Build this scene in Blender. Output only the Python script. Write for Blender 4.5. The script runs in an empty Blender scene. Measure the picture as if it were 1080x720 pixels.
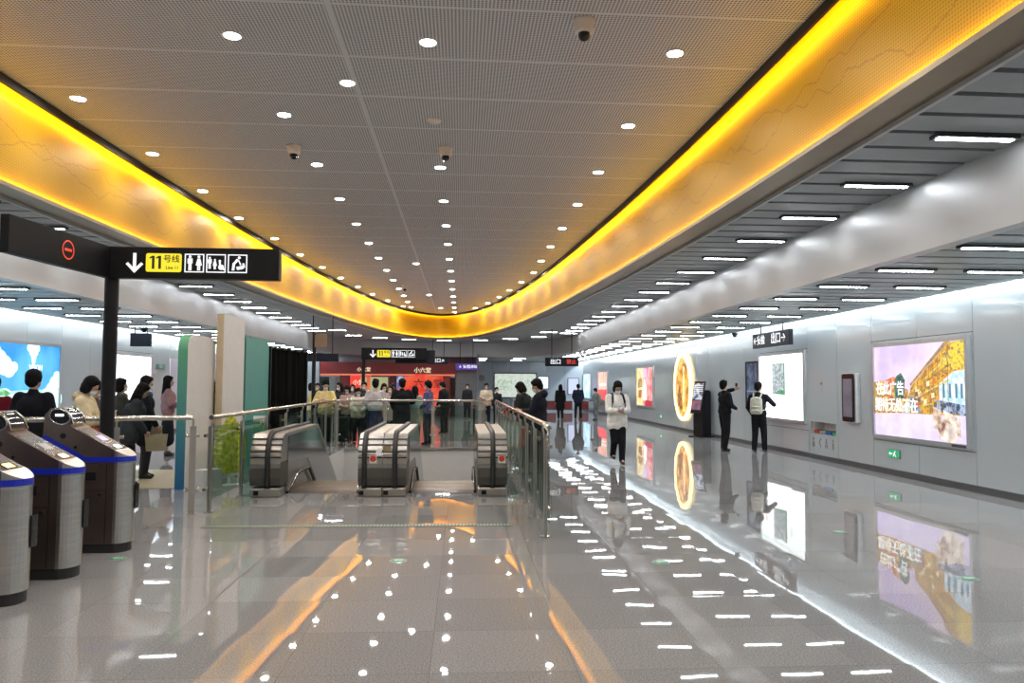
import bpy, bmesh, math, random
from mathutils import Vector, Matrix
random.seed(7)
PI = math.pi
SC = bpy.context.scene
COL = SC.collection

# ------------------------------------------------------------------ camera, world, exposure
F, VX, VY, ROLL, CZ = 800.0, 487.0, 405.0, math.radians(.5), 1.65
_y = Vector(((VX-540)/F, -(VY-360)/F, -1)).normalized()
_u = Vector((math.sin(ROLL), math.cos(ROLL), 0)); _u = (_u - _u.dot(_y)*_y).normalized()
_x = _y.cross(_u)
RM = Matrix((_x, _y, _u))                     # camera axes -> world axes
cam_d = bpy.data.cameras.new('camera'); cam = bpy.data.objects.new('camera', cam_d); COL.objects.link(cam)
cam_d.sensor_width = 36; cam_d.lens = F/1080*36; cam_d.clip_start = .05; cam_d.clip_end = 300
cam.matrix_world = Matrix.Translation((0, 0, CZ)) @ RM.to_4x4()
SC.camera = cam
def proj(p):
    v = RM.transposed() @ (Vector(p) - Vector((0, 0, CZ)))
    return (540+F*v.x/-v.z, 360-F*v.y/-v.z) if v.z < -.01 else None
def in_view(p):
    q = proj(p)
    return q is not None and -5 < q[0] < 1085 and -5 < q[1] < 725
w = bpy.data.worlds.new('world'); SC.world = w; w.use_nodes = True
w.node_tree.nodes['Background'].inputs[0].default_value = (.6, .7, .85, 1)
w.node_tree.nodes['Background'].inputs[1].default_value = .05
vs = SC.view_settings
vs.view_transform = 'Standard'; vs.look = 'None'; vs.exposure = 0.15; vs.gamma = 1; vs.use_curve_mapping = False
SC.display_settings.display_device = 'sRGB'
SC.cycles.use_denoising = True
SC.cycles.max_bounces = 8; SC.cycles.diffuse_bounces = 3; SC.cycles.glossy_bounces = 4
SC.cycles.transparent_max_bounces = 24; SC.cycles.sample_clamp_indirect = 6; SC.cycles.caustics_reflective = False
SC.cycles.caustics_refractive = False
# strengths of the lamps of the place
E_DOWN, E_LIN, E_COVE, E_GOLD_TOP, E_GOLD_LOW, E_BOX = 400, 38, 85, 24, 60, 1.15

# ------------------------------------------------------------------ materials
MATS = {}
def _new(name):
    m = bpy.data.materials.new(name); m.use_nodes = True
    return m, m.node_tree, m.node_tree.nodes['Principled BSDF']
def mat(name, col, rough=.5, metal=0., var=.06, scale=6., bump=0., spec=.5, aniso=False):
    if name in MATS: return MATS[name]
    m, nt, b = _new(name)
    N, L = nt.nodes.new, nt.links.new
    b.inputs['Roughness'].default_value = rough; b.inputs['Metallic'].default_value = metal
    b.inputs['Specular IOR Level'].default_value = spec
    tc = N('ShaderNodeTexCoord'); nz = N('ShaderNodeTexNoise'); nz.inputs['Scale'].default_value = scale
    nz.inputs['Detail'].default_value = 3
    if aniso:
        mp = N('ShaderNodeMapping'); mp.inputs['Scale'].default_value = (1, 1, 14); L(tc.outputs['Object'], mp.inputs[0]); L(mp.outputs[0], nz.inputs['Vector'])
    else: L(tc.outputs['Object'], nz.inputs['Vector'])
    cr = N('ShaderNodeValToRGB'); cr.color_ramp.elements[0].position = .3; cr.color_ramp.elements[1].position = .7
    cr.color_ramp.elements[0].color = [min(1, c*(1-var)) for c in col[:3]]+[1]
    cr.color_ramp.elements[1].color = [min(1, c*(1+var)) for c in col[:3]]+[1]
    L(nz.outputs['Fac'], cr.inputs[0]); L(cr.outputs[0], b.inputs['Base Color'])
    if bump:
        bp = N('ShaderNodeBump'); bp.inputs['Strength'].default_value = bump; bp.inputs['Distance'].default_value = .02
        L(nz.outputs['Fac'], bp.inputs['Height']); L(bp.outputs[0], b.inputs['Normal'])
    MATS[name] = m; return m
def emat(name, col, s, col2=None, scale=8., contrast=(.4, .6), detail=3):
    if name in MATS: return MATS[name]
    m, nt, b = _new(name); N, L = nt.nodes.new, nt.links.new
    b.inputs['Base Color'].default_value = (0.02, .02, .02, 1); b.inputs['Roughness'].default_value = .25
    b.inputs['Emission Strength'].default_value = s; b.inputs['Emission Color'].default_value = (*col, 1)
    if col2:
        tc = N('ShaderNodeTexCoord'); nz = N('ShaderNodeTexNoise'); nz.inputs['Scale'].default_value = scale; nz.inputs['Detail'].default_value = detail
        L(tc.outputs['Object'], nz.inputs['Vector']); cr = N('ShaderNodeValToRGB')
        cr.color_ramp.elements[0].position, cr.color_ramp.elements[1].position = contrast
        cr.color_ramp.elements[0].color = (*col, 1); cr.color_ramp.elements[1].color = (*col2, 1)
        L(nz.outputs['Fac'], cr.inputs[0]); L(cr.outputs[0], b.inputs['Emission Color'])
    MATS[name] = m; return m
def glass_mat(name='balustrade_glass', tint=(.74, .85, .81), gl=.7):
    if name in MATS: return MATS[name]
    m = bpy.data.materials.new(name); m.use_nodes = True; nt = m.node_tree; nt.nodes.clear(); N, L = nt.nodes.new, nt.links.new
    o = N('ShaderNodeOutputMaterial'); tr = N('ShaderNodeBsdfTransparent'); tr.inputs[0].default_value = (*tint, 1)
    g = N('ShaderNodeBsdfGlossy'); g.inputs['Roughness'].default_value = .03; g.inputs['Color'].default_value = (gl, gl, gl, 1)
    fr = N('ShaderNodeLayerWeight'); fr.inputs[0].default_value = .5; mx = N('ShaderNodeMixShader')
    pw_ = N('ShaderNodeMath'); pw_.operation = 'POWER'; pw_.inputs[1].default_value = 4.5; L(fr.outputs['Facing'], pw_.inputs[0])
    ma = N('ShaderNodeMath'); ma.operation = 'MULTIPLY_ADD'; ma.inputs[1].default_value = .55; ma.inputs[2].default_value = .035; L(pw_.outputs[0], ma.inputs[0])
    L(ma.outputs[0], mx.inputs[0]); L(tr.outputs[0], mx.inputs[1]); L(g.outputs[0], mx.inputs[2]); L(mx.outputs[0], o.inputs[0])
    MATS[name] = m; return m
def floor_mat():
    m, nt, b = _new('polished_granite'); N, L = nt.nodes.new, nt.links.new
    geo = N('ShaderNodeNewGeometry')
    TX, TY = .85, .75
    mp = N('ShaderNodeVectorMath'); mp.operation = 'DIVIDE'; mp.inputs[1].default_value = (TX, TY, 1)
    of = N('ShaderNodeVectorMath'); of.operation = 'ADD'; of.inputs[1].default_value = (1.02, .05, 0); L(geo.outputs['Position'], of.inputs[0]); L(of.outputs[0], mp.inputs[0])
    fl = N('ShaderNodeVectorMath'); fl.operation = 'FLOOR'; L(mp.outputs[0], fl.inputs[0])
    fr = N('ShaderNodeVectorMath'); fr.operation = 'FRACTION'; L(mp.outputs[0], fr.inputs[0])
    sx = N('ShaderNodeSeparateXYZ'); L(fr.outputs[0], sx.inputs[0])
    def seam(out, wdt):
        a = N('ShaderNodeMath'); a.operation = 'SUBTRACT'; a.inputs[1].default_value = .5; L(out, a.inputs[0])
        c = N('ShaderNodeMath'); c.operation = 'ABSOLUTE'; L(a.outputs[0], c.inputs[0])
        d = N('ShaderNodeMath'); d.operation = 'GREATER_THAN'; d.inputs[1].default_value = .5-wdt; L(c.outputs[0], d.inputs[0]); return d.outputs[0]
    s1, s2 = seam(sx.outputs[0], .0015), seam(sx.outputs[1], .002)
    sm = N('ShaderNodeMath'); sm.operation = 'MAXIMUM'; L(s1, sm.inputs[0]); L(s2, sm.inputs[1])
    wn = N('ShaderNodeTexWhiteNoise'); wn.noise_dimensions = '2D'; L(fl.outputs[0], wn.inputs['Vector'])
    n1 = N('ShaderNodeTexNoise'); n1.inputs['Scale'].default_value = 90; n1.inputs['Detail'].default_value = 4; L(geo.outputs['Position'], n1.inputs['Vector'])
    n2 = N('ShaderNodeTexNoise'); n2.inputs['Scale'].default_value = .9; n2.inputs['Detail'].default_value = 2; L(geo.outputs['Position'], n2.inputs['Vector'])
    cr = N('ShaderNodeValToRGB'); e = cr.color_ramp.elements; e[0].position = .36; e[0].color = (.19, .185, .18, 1); e[1].position = .62; e[1].color = (.33, .32, .315, 1)
    L(n1.outputs['Fac'], cr.inputs[0])
    hs = N('ShaderNodeHueSaturation'); L(cr.outputs[0], hs.inputs['Color'])
    mr = N('ShaderNodeMapRange'); mr.inputs['To Min'].default_value = .9; mr.inputs['To Max'].default_value = 1.08; L(wn.outputs['Value'], mr.inputs['Value']); L(mr.outputs[0], hs.inputs['Value'])
    mx = N('ShaderNodeMix'); mx.data_type = 'RGBA'; L(sm.outputs[0], mx.inputs['Factor']); L(hs.outputs[0], mx.inputs['A']); mx.inputs['B'].default_value = (.12, .12, .12, 1)
    L(mx.outputs['Result'], b.inputs['Base Color'])
    b.inputs['Roughness'].default_value = .02; b.inputs['IOR'].default_value = 1.5
    # every slab lies a hair out of level, and is slightly wavy
    sb = N('ShaderNodeVectorMath'); sb.operation = 'SUBTRACT'; sb.inputs[1].default_value = (.5, .5, .5); L(wn.outputs['Color'], sb.inputs[0])
    sc = N('ShaderNodeVectorMath'); sc.operation = 'MULTIPLY'; sc.inputs[1].default_value = (.0045, .0045, 0); L(sb.outputs[0], sc.inputs[0])
    n3 = N('ShaderNodeTexNoise'); n3.inputs['Scale'].default_value = 2.2; n3.inputs['Detail'].default_value = 1; L(geo.outputs['Position'], n3.inputs['Vector'])
    s3 = N('ShaderNodeVectorMath'); s3.operation = 'SUBTRACT'; s3.inputs[1].default_value = (.5, .5, .5); L(n3.outputs['Color'], s3.inputs[0])
    s4 = N('ShaderNodeVectorMath'); s4.operation = 'MULTIPLY'; s4.inputs[1].default_value = (.005, .005, 0); L(s3.outputs[0], s4.inputs[0])
    ad = N('ShaderNodeVectorMath'); ad.operation = 'ADD'; L(sc.outputs[0], ad.inputs[0]); L(s4.outputs[0], ad.inputs[1])
    a2 = N('ShaderNodeVectorMath'); a2.operation = 'ADD'; L(ad.outputs[0], a2.inputs[0]); L(geo.outputs['Normal'], a2.inputs[1])
    nn = N('ShaderNodeVectorMath'); nn.operation = 'NORMALIZE'; L(a2.outputs[0], nn.inputs[0]); L(nn.outputs[0], b.inputs['Normal'])
    return m
def perforated(name, col, hole, pitch, rad, seam=None, rough=.5, metal=0., vertical=False, line=False):
    """sheet metal with a grid of round holes; seam=(px,py,ox,oy) panel joints (world metres)"""
    m, nt, b = _new(name); N, L = nt.nodes.new, nt.links.new
    b.inputs['Roughness'].default_value = rough; b.inputs['Metallic'].default_value = metal
    if vertical: b.inputs['Specular IOR Level'].default_value = .2
    if vertical: tc = N('ShaderNodeUVMap'); src = tc.outputs[0]
    else: tc = N('ShaderNodeNewGeometry'); src = tc.outputs['Position']
    d = N('ShaderNodeVectorMath'); d.operation = 'DIVIDE'; d.inputs[1].default_value = (pitch, pitch, 1); L(src, d.inputs[0])
    fr = N('ShaderNodeVectorMath'); fr.operation = 'FRACTION'; L(d.outputs[0], fr.inputs[0])
    sb = N('ShaderNodeVectorMath'); sb.operation = 'SUBTRACT'; sb.inputs[1].default_value = (.5, .5, 0); L(fr.outputs[0], sb.inputs[0])
    ml = N('ShaderNodeVectorMath'); ml.operation = 'MULTIPLY'; ml.inputs[1].default_value = (1, 1, 0); L(sb.outputs[0], ml.inputs[0])
    ln = N('ShaderNodeVectorMath'); ln.operation = 'LENGTH'; L(ml.outputs[0], ln.inputs[0])
    lt = N('ShaderNodeMath'); lt.operation = 'LESS_THAN'; lt.inputs[1].default_value = rad; L(ln.outputs['Value'], lt.inputs[0])
    holes = lt.outputs[0]
    base = N('ShaderNodeRGB'); base.outputs[0].default_value = (*col, 1); basec = base.outputs[0]
    if seam:
        px, py, ox, oy, wd = seam; sp = N('ShaderNodeSeparateXYZ'); L(src, sp.inputs[0])
        outs = []
        for k, (p_, o_) in enumerate(((px, ox), (py, oy))):
            if not p_: continue
            a = N('ShaderNodeMath'); a.operation = 'SUBTRACT'; a.inputs[1].default_value = o_; L(sp.outputs[k], a.inputs[0])
            c = N('ShaderNodeMath'); c.operation = 'PINGPONG'; c.inputs[1].default_value = p_/2; L(a.outputs[0], c.inputs[0])
            e = N('ShaderNodeMath'); e.operation = 'LESS_THAN'; e.inputs[1].default_value = wd; L(c.outputs[0], e.inputs[0]); outs.append(e.outputs[0])
        if len(outs) == 2:
            mx_ = N('ShaderNodeMath'); mx_.operation = 'MAXIMUM'; L(outs[0], mx_.inputs[0]); L(outs[1], mx_.inputs[1]); so = mx_.outputs[0]
        else: so = outs[0]
        nh = N('ShaderNodeMath'); nh.operation = 'SUBTRACT'; nh.use_clamp = True; L(holes, nh.inputs[0]); L(so, nh.inputs[1]); holes = nh.outputs[0]
    if line:   # thin mountain ridge lines etched along the band
        nz = N('ShaderNodeTexNoise'); nz.inputs['Scale'].default_value = .55; nz.inputs['Detail'].default_value = 6; nz.noise_dimensions = '1D'
        sp = N('ShaderNodeSeparateXYZ'); L(src, sp.inputs[0]); L(sp.outputs[0], nz.inputs['W'])
        for k, off in enumerate((.05, .42)):
            a = N('ShaderNodeMath'); a.operation = 'MULTIPLY_ADD'; a.inputs[1].default_value = 1.1 if k else -.9; a.inputs[2].default_value = off if not k else -.1
            L(nz.outputs['Fac'], a.inputs[0])
            if not k: a.inputs[2].default_value = 1.15
            s = N('ShaderNodeMath'); s.operation = 'SUBTRACT'; L(a.outputs[0], s.inputs[0]); L(sp.outputs[1], s.inputs[1])
            c = N('ShaderNodeMath'); c.operation = 'ABSOLUTE'; L(s.outputs[0], c.inputs[0])
            e = N('ShaderNodeMath'); e.operation = 'LESS_THAN'; e.inputs[1].default_value = .009; L(c.outputs[0], e.inputs[0])
            q = N('ShaderNodeMath'); q.operation = 'MAXIMUM'; L(holes, q.inputs[0]); L(e.outputs[0], q.inputs[1]); holes = q.outputs[0]
    mx = N('ShaderNodeMix'); mx.data_type = 'RGBA'; L(holes, mx.inputs['Factor']); L(basec, mx.inputs['A']); mx.inputs['B'].default_value = (*hole, 1)
    L(mx.outputs['Result'], b.inputs['Base Color'])
    return m

steel = mat('brushed_stainless', (.55, .54, .52), .28, 1, .08, 4, aniso=True)
steel_d = mat('dark_stainless', (.20, .155, .135), .34, .9, .08, 3)
chrome = mat('chrome', (.75, .75, .74), .12, 1, .02)
black = mat('matt_black', (.008, .008, .009), .5, spec=.2)
blackg = mat('gloss_black', (.012, .012, .014), .08)
rubber = mat('handrail_rubber', (.012, .012, .013), .45)
glass = glass_mat()
white_p = mat('white_paint', (.78, .77, .74), .5, var=.02)

# ------------------------------------------------------------------ mesh helpers
class MB:
    def __init__(s): s.v = []; s.f = []; s.m = []; s.mats = []; s.uv = None; s.sm = []
    def mi(s, m):
        if m not in s.mats: s.mats.append(m)
        return s.mats.index(m)
    def add(s, vs_, fs, m=None, smooth=False):
        o = len(s.v); s.v += [tuple(p) for p in vs_]
        k = s.mi(m) if m else 0
        for f in fs: s.f.append([i+o for i in f]); s.m.append(k); s.sm.append(smooth)
        return s
    def box(s, x0, x1, y0, y1, z0, z1, m=None, bev=0):
        if bev:
            bm = bmesh.new(); bmesh.ops.create_cube(bm, size=1)
            for v in bm.verts: v.co = Vector(((x0+x1)/2+v.co.x*(x1-x0), (y0+y1)/2+v.co.y*(y1-y0), (z0+z1)/2+v.co.z*(z1-z0)))
            bmesh.ops.bevel(bm, geom=bm.edges[:], offset=bev, segments=2, affect='EDGES', profile=.5)
            bm.verts.index_update(); s.add([v.co[:] for v in bm.verts], [[v.index for v in f.verts] for f in bm.faces], m); bm.free(); return s
        return s.add([(x0,y0,z0),(x1,y0,z0),(x1,y1,z0),(x0,y1,z0),(x0,y0,z1),(x1,y0,z1),(x1,y1,z1),(x0,y1,z1)],
              [(0,3,2,1),(4,5,6,7),(0,1,5,4),(1,2,6,5),(2,3,7,6),(3,0,4,7)], m)
    def quad(s, a, b, c, d, m=None): return s.add([a, b, c, d], [(0, 1, 2, 3)], m)
    def tube(s, pts, r, n=10, m=None, cap=True, rs=None, flat=1.):
        pts = [Vector(p) for p in pts]; V = []; Fc = []; up = Vector((0, 0, 1))
        for i, p in enumerate(pts):
            t = (pts[min(i+1, len(pts)-1)]-pts[max(i-1, 0)]).normalized()
            ref = up if abs(t.z) < .95 else Vector((0, 1, 0))
            a = t.cross(ref).normalized(); b = a.cross(t)
            rr = rs[i] if rs else r
            for k in range(n):
                an = 2*PI*k/n; V.append(p+a*math.cos(an)*rr+b*math.sin(an)*rr*flat)
        for i in range(len(pts)-1):
            for k in range(n): Fc.append((i*n+k, i*n+(k+1) % n, (i+1)*n+(k+1) % n, (i+1)*n+k))
        s.add(V, Fc, m, True)
        if cap:
            s.add(V[:n], [tuple(range(n))[::-1]], m); s.add(V[-n:], [tuple(range(n))], m)
        return s
    def lathe(s, prof, cx=0, cy=0, n=20, m=None):       # prof [(r,z)]
        V = []; Fc = []
        for r, z in prof:
            for k in range(n): a = 2*PI*k/n; V.append((cx+r*math.cos(a), cy+r*math.sin(a), z))
        for i in range(len(prof)-1):
            for k in range(n): Fc.append((i*n+k, i*n+(k+1) % n, (i+1)*n+(k+1) % n, (i+1)*n+k))
        Fc.append(tuple(range(n))[::-1]); Fc.append(tuple(range((len(prof)-1)*n, len(prof)*n)))
        return s.add(V, Fc, m, True)
    def prism(s, poly, axis, a0, a1, m=None):            # poly 2D extruded along axis ('x': (y,z) ; 'y': (x,z) ; 'z': (x,y))
        n = len(poly)
        def P(p, a): return {'x': (a, p[0], p[1]), 'y': (p[0], a, p[1]), 'z': (p[0], p[1], a)}[axis]
        V = [P(p, a0) for p in poly]+[P(p, a1) for p in poly]
        return s.add(V, [tuple(range(n))[::-1], tuple(range(n, 2*n))]+[(i, (i+1) % n, n+(i+1) % n, n+i) for i in range(n)], m)
    def build(s, name, m=None, parent=None, loc=None, rotz=0, smooth=None):
        me = bpy.data.meshes.new(name); me.from_pydata(s.v, [], s.f)
        mats = s.mats or [m]
        for k in mats: me.materials.append(k)
        me.polygons.foreach_set('material_index', s.m)
        me.polygons.foreach_set('use_smooth', [(x if smooth is None else smooth) for x in s.sm])
        bm = bmesh.new(); bm.from_mesh(me); bmesh.ops.recalc_face_normals(bm, faces=bm.faces); bm.to_mesh(me); bm.free()
        o = bpy.data.objects.new(name, me); COL.objects.link(o)
        if parent: o.parent = parent
        if loc: o.location = loc
        o.rotation_euler[2] = rotz
        return o
def tag(o, label, cat, group=None, kind=None):
    o['label'] = label; o['category'] = cat
    if group: o['group'] = group
    if kind: o['kind'] = kind
    return o
def struct(o): o['kind'] = 'structure'; return o
def empty(name, loc=(0, 0, 0), rz=0):
    o = bpy.data.objects.new(name, None); COL.objects.link(o); o.location = loc; o.rotation_euler[2] = rz; o.empty_display_size = .1; return o
def copy_tree(o, parent=None):
    c = o.copy(); COL.objects.link(c)
    if parent: c.parent = parent
    for ch in list(o.children): copy_tree(ch, c)
    return c
def text(name, s, size, m, parent=None, loc=(0, 0, 0), rot=(PI/2, 0, 0), ext=.002, align='CENTER', sx=1.):
    cu = bpy.data.curves.new(name, 'FONT'); cu.body = s; cu.size = size; cu.extrude = ext; cu.align_x = align; cu.align_y = 'CENTER'; cu.offset = size*.012
    t = bpy.data.objects.new(name, cu); COL.objects.link(t)
    dg = bpy.context.evaluated_depsgraph_get(); me = bpy.data.meshes.new_from_object(t.evaluated_get(dg)); bpy.data.objects.remove(t)
    me.materials.clear(); me.materials.append(m)
    o = bpy.data.objects.new(name, me); COL.objects.link(o); o.location = loc; o.rotation_euler = rot; o.scale = (sx, 1, 1)
    if parent: o.parent = parent
    return o
ORD = ['nearest', 'second', 'third', 'fourth', 'fifth', 'sixth', 'seventh', 'eighth', 'ninth', 'tenth', 'eleventh', 'twelfth', 'thirteenth', 'fourteenth', 'fifteenth',
       'sixteenth', 'seventeenth', 'eighteenth', 'nineteenth', 'twentieth', 'twenty-first', 'twenty-second', 'twenty-third', 'twenty-fourth', 'twenty-fifth', 'twenty-sixth',
       'twenty-seventh', 'twenty-eighth', 'twenty-ninth', 'thirtieth', 'thirty-first', 'thirty-second', 'thirty-third', 'thirty-fourth', 'thirty-fifth', 'thirty-sixth']

# ------------------------------------------------------------------ plan of the hall (metres)
XR, XL, YB, YF, ZL, ZM, ZC = 8.05, -9.65, 50.0, -5.0, 3.15, 3.86, 5.0
CXV = -.95
HW = [(-5, 4.25), (8, 4.22), (11, 4.15), (15, 3.98), (20, 3.68), (24.5, 3.3), (28.6, 2.82), (31.4, 2.35), (33.2, 1.95), (34.7, 1.45), (35.7, .95), (36.3, .45), (36.5, 0)]
def hw(y):
    if y >= 36.5: return None
    for (a, p), (b, q) in zip(HW, HW[1:]):
        if a <= y <= b:
            t = (y-a)/(b-a); return p+(q-p)*t
    return HW[0][1]
def smooth_curve(pts, n=8):
    out = []
    for i in range(len(pts)-1):
        p0, p1, p2, p3 = pts[max(i-1, 0)], pts[i], pts[i+1], pts[min(i+2, len(pts)-1)]
        for k in range(n):
            t = k/n
            out.append(tuple(.5*((2*p1[j])+(-p0[j]+p2[j])*t+(2*p0[j]-5*p1[j]+4*p2[j]-p3[j])*t*t+(-p0[j]+3*p1[j]-3*p2[j]+p3[j])*t**3) for j in (0, 1)))
    out.append(pts[-1]); return out
right_side = [(CXV+h, y) for y, h in HW]
void_curve = smooth_curve([(CXV+4.25, -5), (CXV+4.25, 0), (CXV+4.24, 5)]+right_side[1:]+[(2*CXV-x, y) for x, y in right_side[1:-1]][::-1]+[(CXV-4.24, 5), (CXV-4.25, 0), (CXV-4.25, -5)], 7)
def offset(curve, d):       # positive d = outward (away from the void)
    out = []
    for i, p in enumerate(curve):
        a, b = curve[max(i-1, 0)], curve[min(i+1, len(curve)-1)]
        t = Vector((b[0]-a[0], b[1]-a[1])).normalized(); n = Vector((t.y, -t.x))
        out.append((p[0]+n.x*d, p[1]+n.y*d))
    return out
def band(curve, z0, z1, mb, m=None, uv=False):
    n = len(curve)
    V = [(x, y, z0) for x, y in curve]+[(x, y, z1) for x, y in curve]
    mb.add(V, [(i, i+1, n+i+1, n+i) for i in range(n-1)], m, True); return mb
def ribbon(c1, c2, z1, z2, mb, m=None):
    n = len(c1); mb.add([(x, y, z1) for x, y in c1]+[(x, y, z2) for x, y in c2], [(i, i+1, n+i+1, n+i) for i in range(n-1)], m, True); return mb
# bulkhead path: straight then a rounded end
BX = (-.75, 5.73); BEND, BEND_Y0 = 41.0, 33.0
bulk_curve = [(BX[0]+BX[1], YF), (BX[0]+BX[1], 20), (BX[0]+BX[1], BEND_Y0)]
for k in range(1, 24):
    a = PI*k/24; c, s_ = math.cos(a), math.sin(a)
    bulk_curve.append((BX[0]+BX[1]*math.copysign(abs(c)**.75, c), BEND_Y0+(BEND-BEND_Y0)*abs(s_)**.75))
bulk_curve += [(BX[0]-BX[1], BEND_Y0), (BX[0]-BX[1], 20), (BX[0]-BX[1], YF)]
def bulk_half(y, d=0):
    if y <= BEND_Y0: return BX[1]+d
    t = (y-BEND_Y0)/(BEND-BEND_Y0+d)
    if t >= 1: return None
    s_ = t**(1/.75); c = math.sqrt(max(0, 1-s_*s_)); return (BX[1]+d)*c**.75

# ------------------------------------------------------------------ floor and pit
HX0, HX1, HY0, HY1 = -3.0, .66, 11.72, 19.9
fl = MB()
fl.quad((XL-.2, YF, 0), (XR+.2, YF, 0), (XR+.2, HY0, 0), (XL-.2, HY0, 0)).quad((XL-.2, HY1, 0), (XR+.2, HY1, 0), (XR+.2, YB+8, 0), (XL-.2, YB+8, 0))
fl.quad((XL-.2, HY0, 0), (HX0, HY0, 0), (HX0, HY1, 0), (XL-.2, HY1, 0)).quad((HX1, HY0, 0), (XR+.2, HY0, 0), (XR+.2, HY1, 0), (HX1, HY1, 0))
struct(fl.build('floor', floor_mat()))
pitm = mat('pit_wall_panel', (.62, .61, .60), .45, var=.03)
pw = MB().box(HX0-.1, HX1+.1, HY1, HY1+.15, -4.6, -.004)
struct(pw.build('wall_pit_far', pitm))
struct(MB().box(HX0-.12, HX0, HY0, HY1, -4.6, -.004).build('wall_pit_left', pitm))
struct(MB().box(HX1, HX1+.12, HY0, HY1, -4.6, -.004).build('wall_pit_right', pitm))
struct(MB().box(HX0-.12, HX1+.12, HY0-.12, HY0, -4.6, -.02).build('wall_pit_near', pitm))
struct(MB().box(HX0-.12, HX1+.12, HY0-.12, HY1+.15, -4.7, -4.6).build('floor_pit', mat('pit_floor', (.3, .3, .3), .5)))
struct(MB().box(HX0, HX1, HY1-.05, HY1+.02, -.05, .006).build('trim_pit_edge', steel))
# drain grating across the floor in front of the escalators
gm = MB().box(-2.95, .6, 8.94, 9.08, 0, .004, mat('grate_green', (.10, .13, .09), .5))
for i in range(88): gm.box(-2.93+i*.04, -2.913+i*.04, 8.95, 9.07, .004, .007, mat('grate_bar', (.30, .33, .26), .4, .3))
tag(gm.build('floor_grating'), 'long narrow green-grey drain grating across the floor before the escalators', 'grating')
struct(MB().box(-6.6, -4.5, 12.3, 14.9, 0, .008).build('floor_mat', mat('tan_vinyl', (.42, .33, .19), .5)))

# ------------------------------------------------------------------ ceilings
ceil_m = perforated('perforated_ceiling', (.78, .785, .81), (.16, .16, .165), .034, .33, (4.6, 1.08, -1.22, .13, .022), .5)
inner = offset(void_curve, -.16)
MBc = MB(); MBc.add([(x, y, ZC) for x, y in inner], [tuple(range(len(inner)))])
struct(MBc.build('ceiling', ceil_m))
dark_m = mat('dark_gap', (.02, .016, .012), .6)
mb = MB(); band(inner, ZC-.10, ZC+.02, mb); ribbon(inner, offset(void_curve, -.13), ZC-.10, ZC-.10, mb); struct(mb.build('trim_void_rim', dark_m))
mb = MB(); ribbon(offset(void_curve, -.2), offset(void_curve, .05), ZC+.06, ZC+.06, mb); struct(mb.build('ceiling_gap', dark_m))
# gold band, with uv in metres
gold_m = perforated('gold_perforated', (.50, .28, .006), (.37, .18, .008), .03, .34, (2.4, 0, 0, 0, .006), .48, .2, vertical=True, line=True)
mb = MB(); band(void_curve, 3.86, ZC+.06, mb); go = mb.build('trim_gold_band', gold_m); struct(go)
uvl = go.data.uv_layers.new(name='UVMap'); acc = [0]
for a, b in zip(void_curve, void_curve[1:]): acc.append(acc[-1]+math.dist(a, b))
nc = len(void_curve)
for lp in go.data.loops:
    i = lp.vertex_index; uvl.data[lp.index].uv = (acc[i % nc], 0 if i < nc else 1.2)
# LED strips: one behind the dark rim, one on the low lip
yel = (1., .60, .045)
mb = MB(); band(offset(void_curve, -.145), ZC-.085, ZC-.0, mb)
tag(mb.build('upper_led_strip', emat('led_yellow_top', yel, E_GOLD_TOP)), 'upper yellow light line running round the top of the gold band', 'light strip', 'light lines round the gold band')
mb = MB(); band(offset(void_curve, -.052), 3.846, 3.882, mb)
tag(mb.build('lower_led_strip', emat('led_yellow_low', yel, E_GOLD_LOW)), 'lower yellow light line running round the foot of the gold band', 'light strip', 'light lines round the gold band')
bronze = mat('bronze_sheet', (.30, .235, .155), .38, .5, .04)
mb = MB(); ribbon(offset(void_curve, -.06), offset(void_curve, .27), 3.84, 3.84, mb); band(offset(void_curve, -.06), 3.84, 3.886, mb)
struct(mb.build('trim_flange', bronze))
edge_m = mat('pale_edge', (.55, .56, .57), .4)
mb = MB(); band(offset(void_curve, .27), 3.80, 3.95, mb); ribbon(offset(void_curve, .27), offset(void_curve, .31), 3.80, 3.80, mb); band(offset(void_curve, .31), 3.80, 3.95, mb)
struct(mb.build('trim_flange_edge', edge_m))

slat_m = mat('slat_grey', (.36, .385, .40), .42, .1, .04)
slat_t = mat('slat_grey_green', (.36, .41, .42), .42, .1, .04)
plen = mat('plenum_dark', (.05, .055, .06), .8)
mid, low, lid1, lid2 = MB(), MB(), MB(), MB()
P = .43; y = YF+.1
while y < YB:
    # intervals: middle zone between void flange and bulkhead, low zone outside the bulkhead
    h = hw(y); hv = (h+.30) if h is not None else None
    # flange end: keep slats out of a rounded end a little deeper
    if hv is None and y < 36.85: hv = max(0.05, math.sqrt(max(0, 36.85-y))*1.1)
    bh = bulk_half(y)
    if bh is not None:
        ivs = [(BX[0]-bh, CXV-hv), (CXV+hv, BX[0]+bh)] if hv is not None else [(BX[0]-bh, BX[0]+bh)]
        for a, b in ivs:
            if b > a: mid.box(a, b, y, y+.35, ZM, ZM+.2); lid1.quad((a, y-.2, ZM+.24), (b, y-.2, ZM+.24), (b, y+.3, ZM+.24), (a, y+.3, ZM+.24))
    b2 = bulk_half(y, .16)
    ivs = [(XL+.28, BX[0]-b2), (BX[0]+b2, XR-.28)] if b2 is not None else [(XL+.28, XR-.28)]
    for a, b in ivs: low.box(a, b, y, y+.35, ZL, ZL+.15)
    ivs = [(XL-.1, BX[0]-b2), (BX[0]+b2, XR+.1)] if b2 is not None else [(XL-.1, XR+.1)]
    for a, b in ivs: lid2.quad((a, y-.22, ZL+.3), (b, y-.22, ZL+.3), (b, y+.3, ZL+.3), (a, y+.3, ZL+.3))
    y += P
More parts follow.
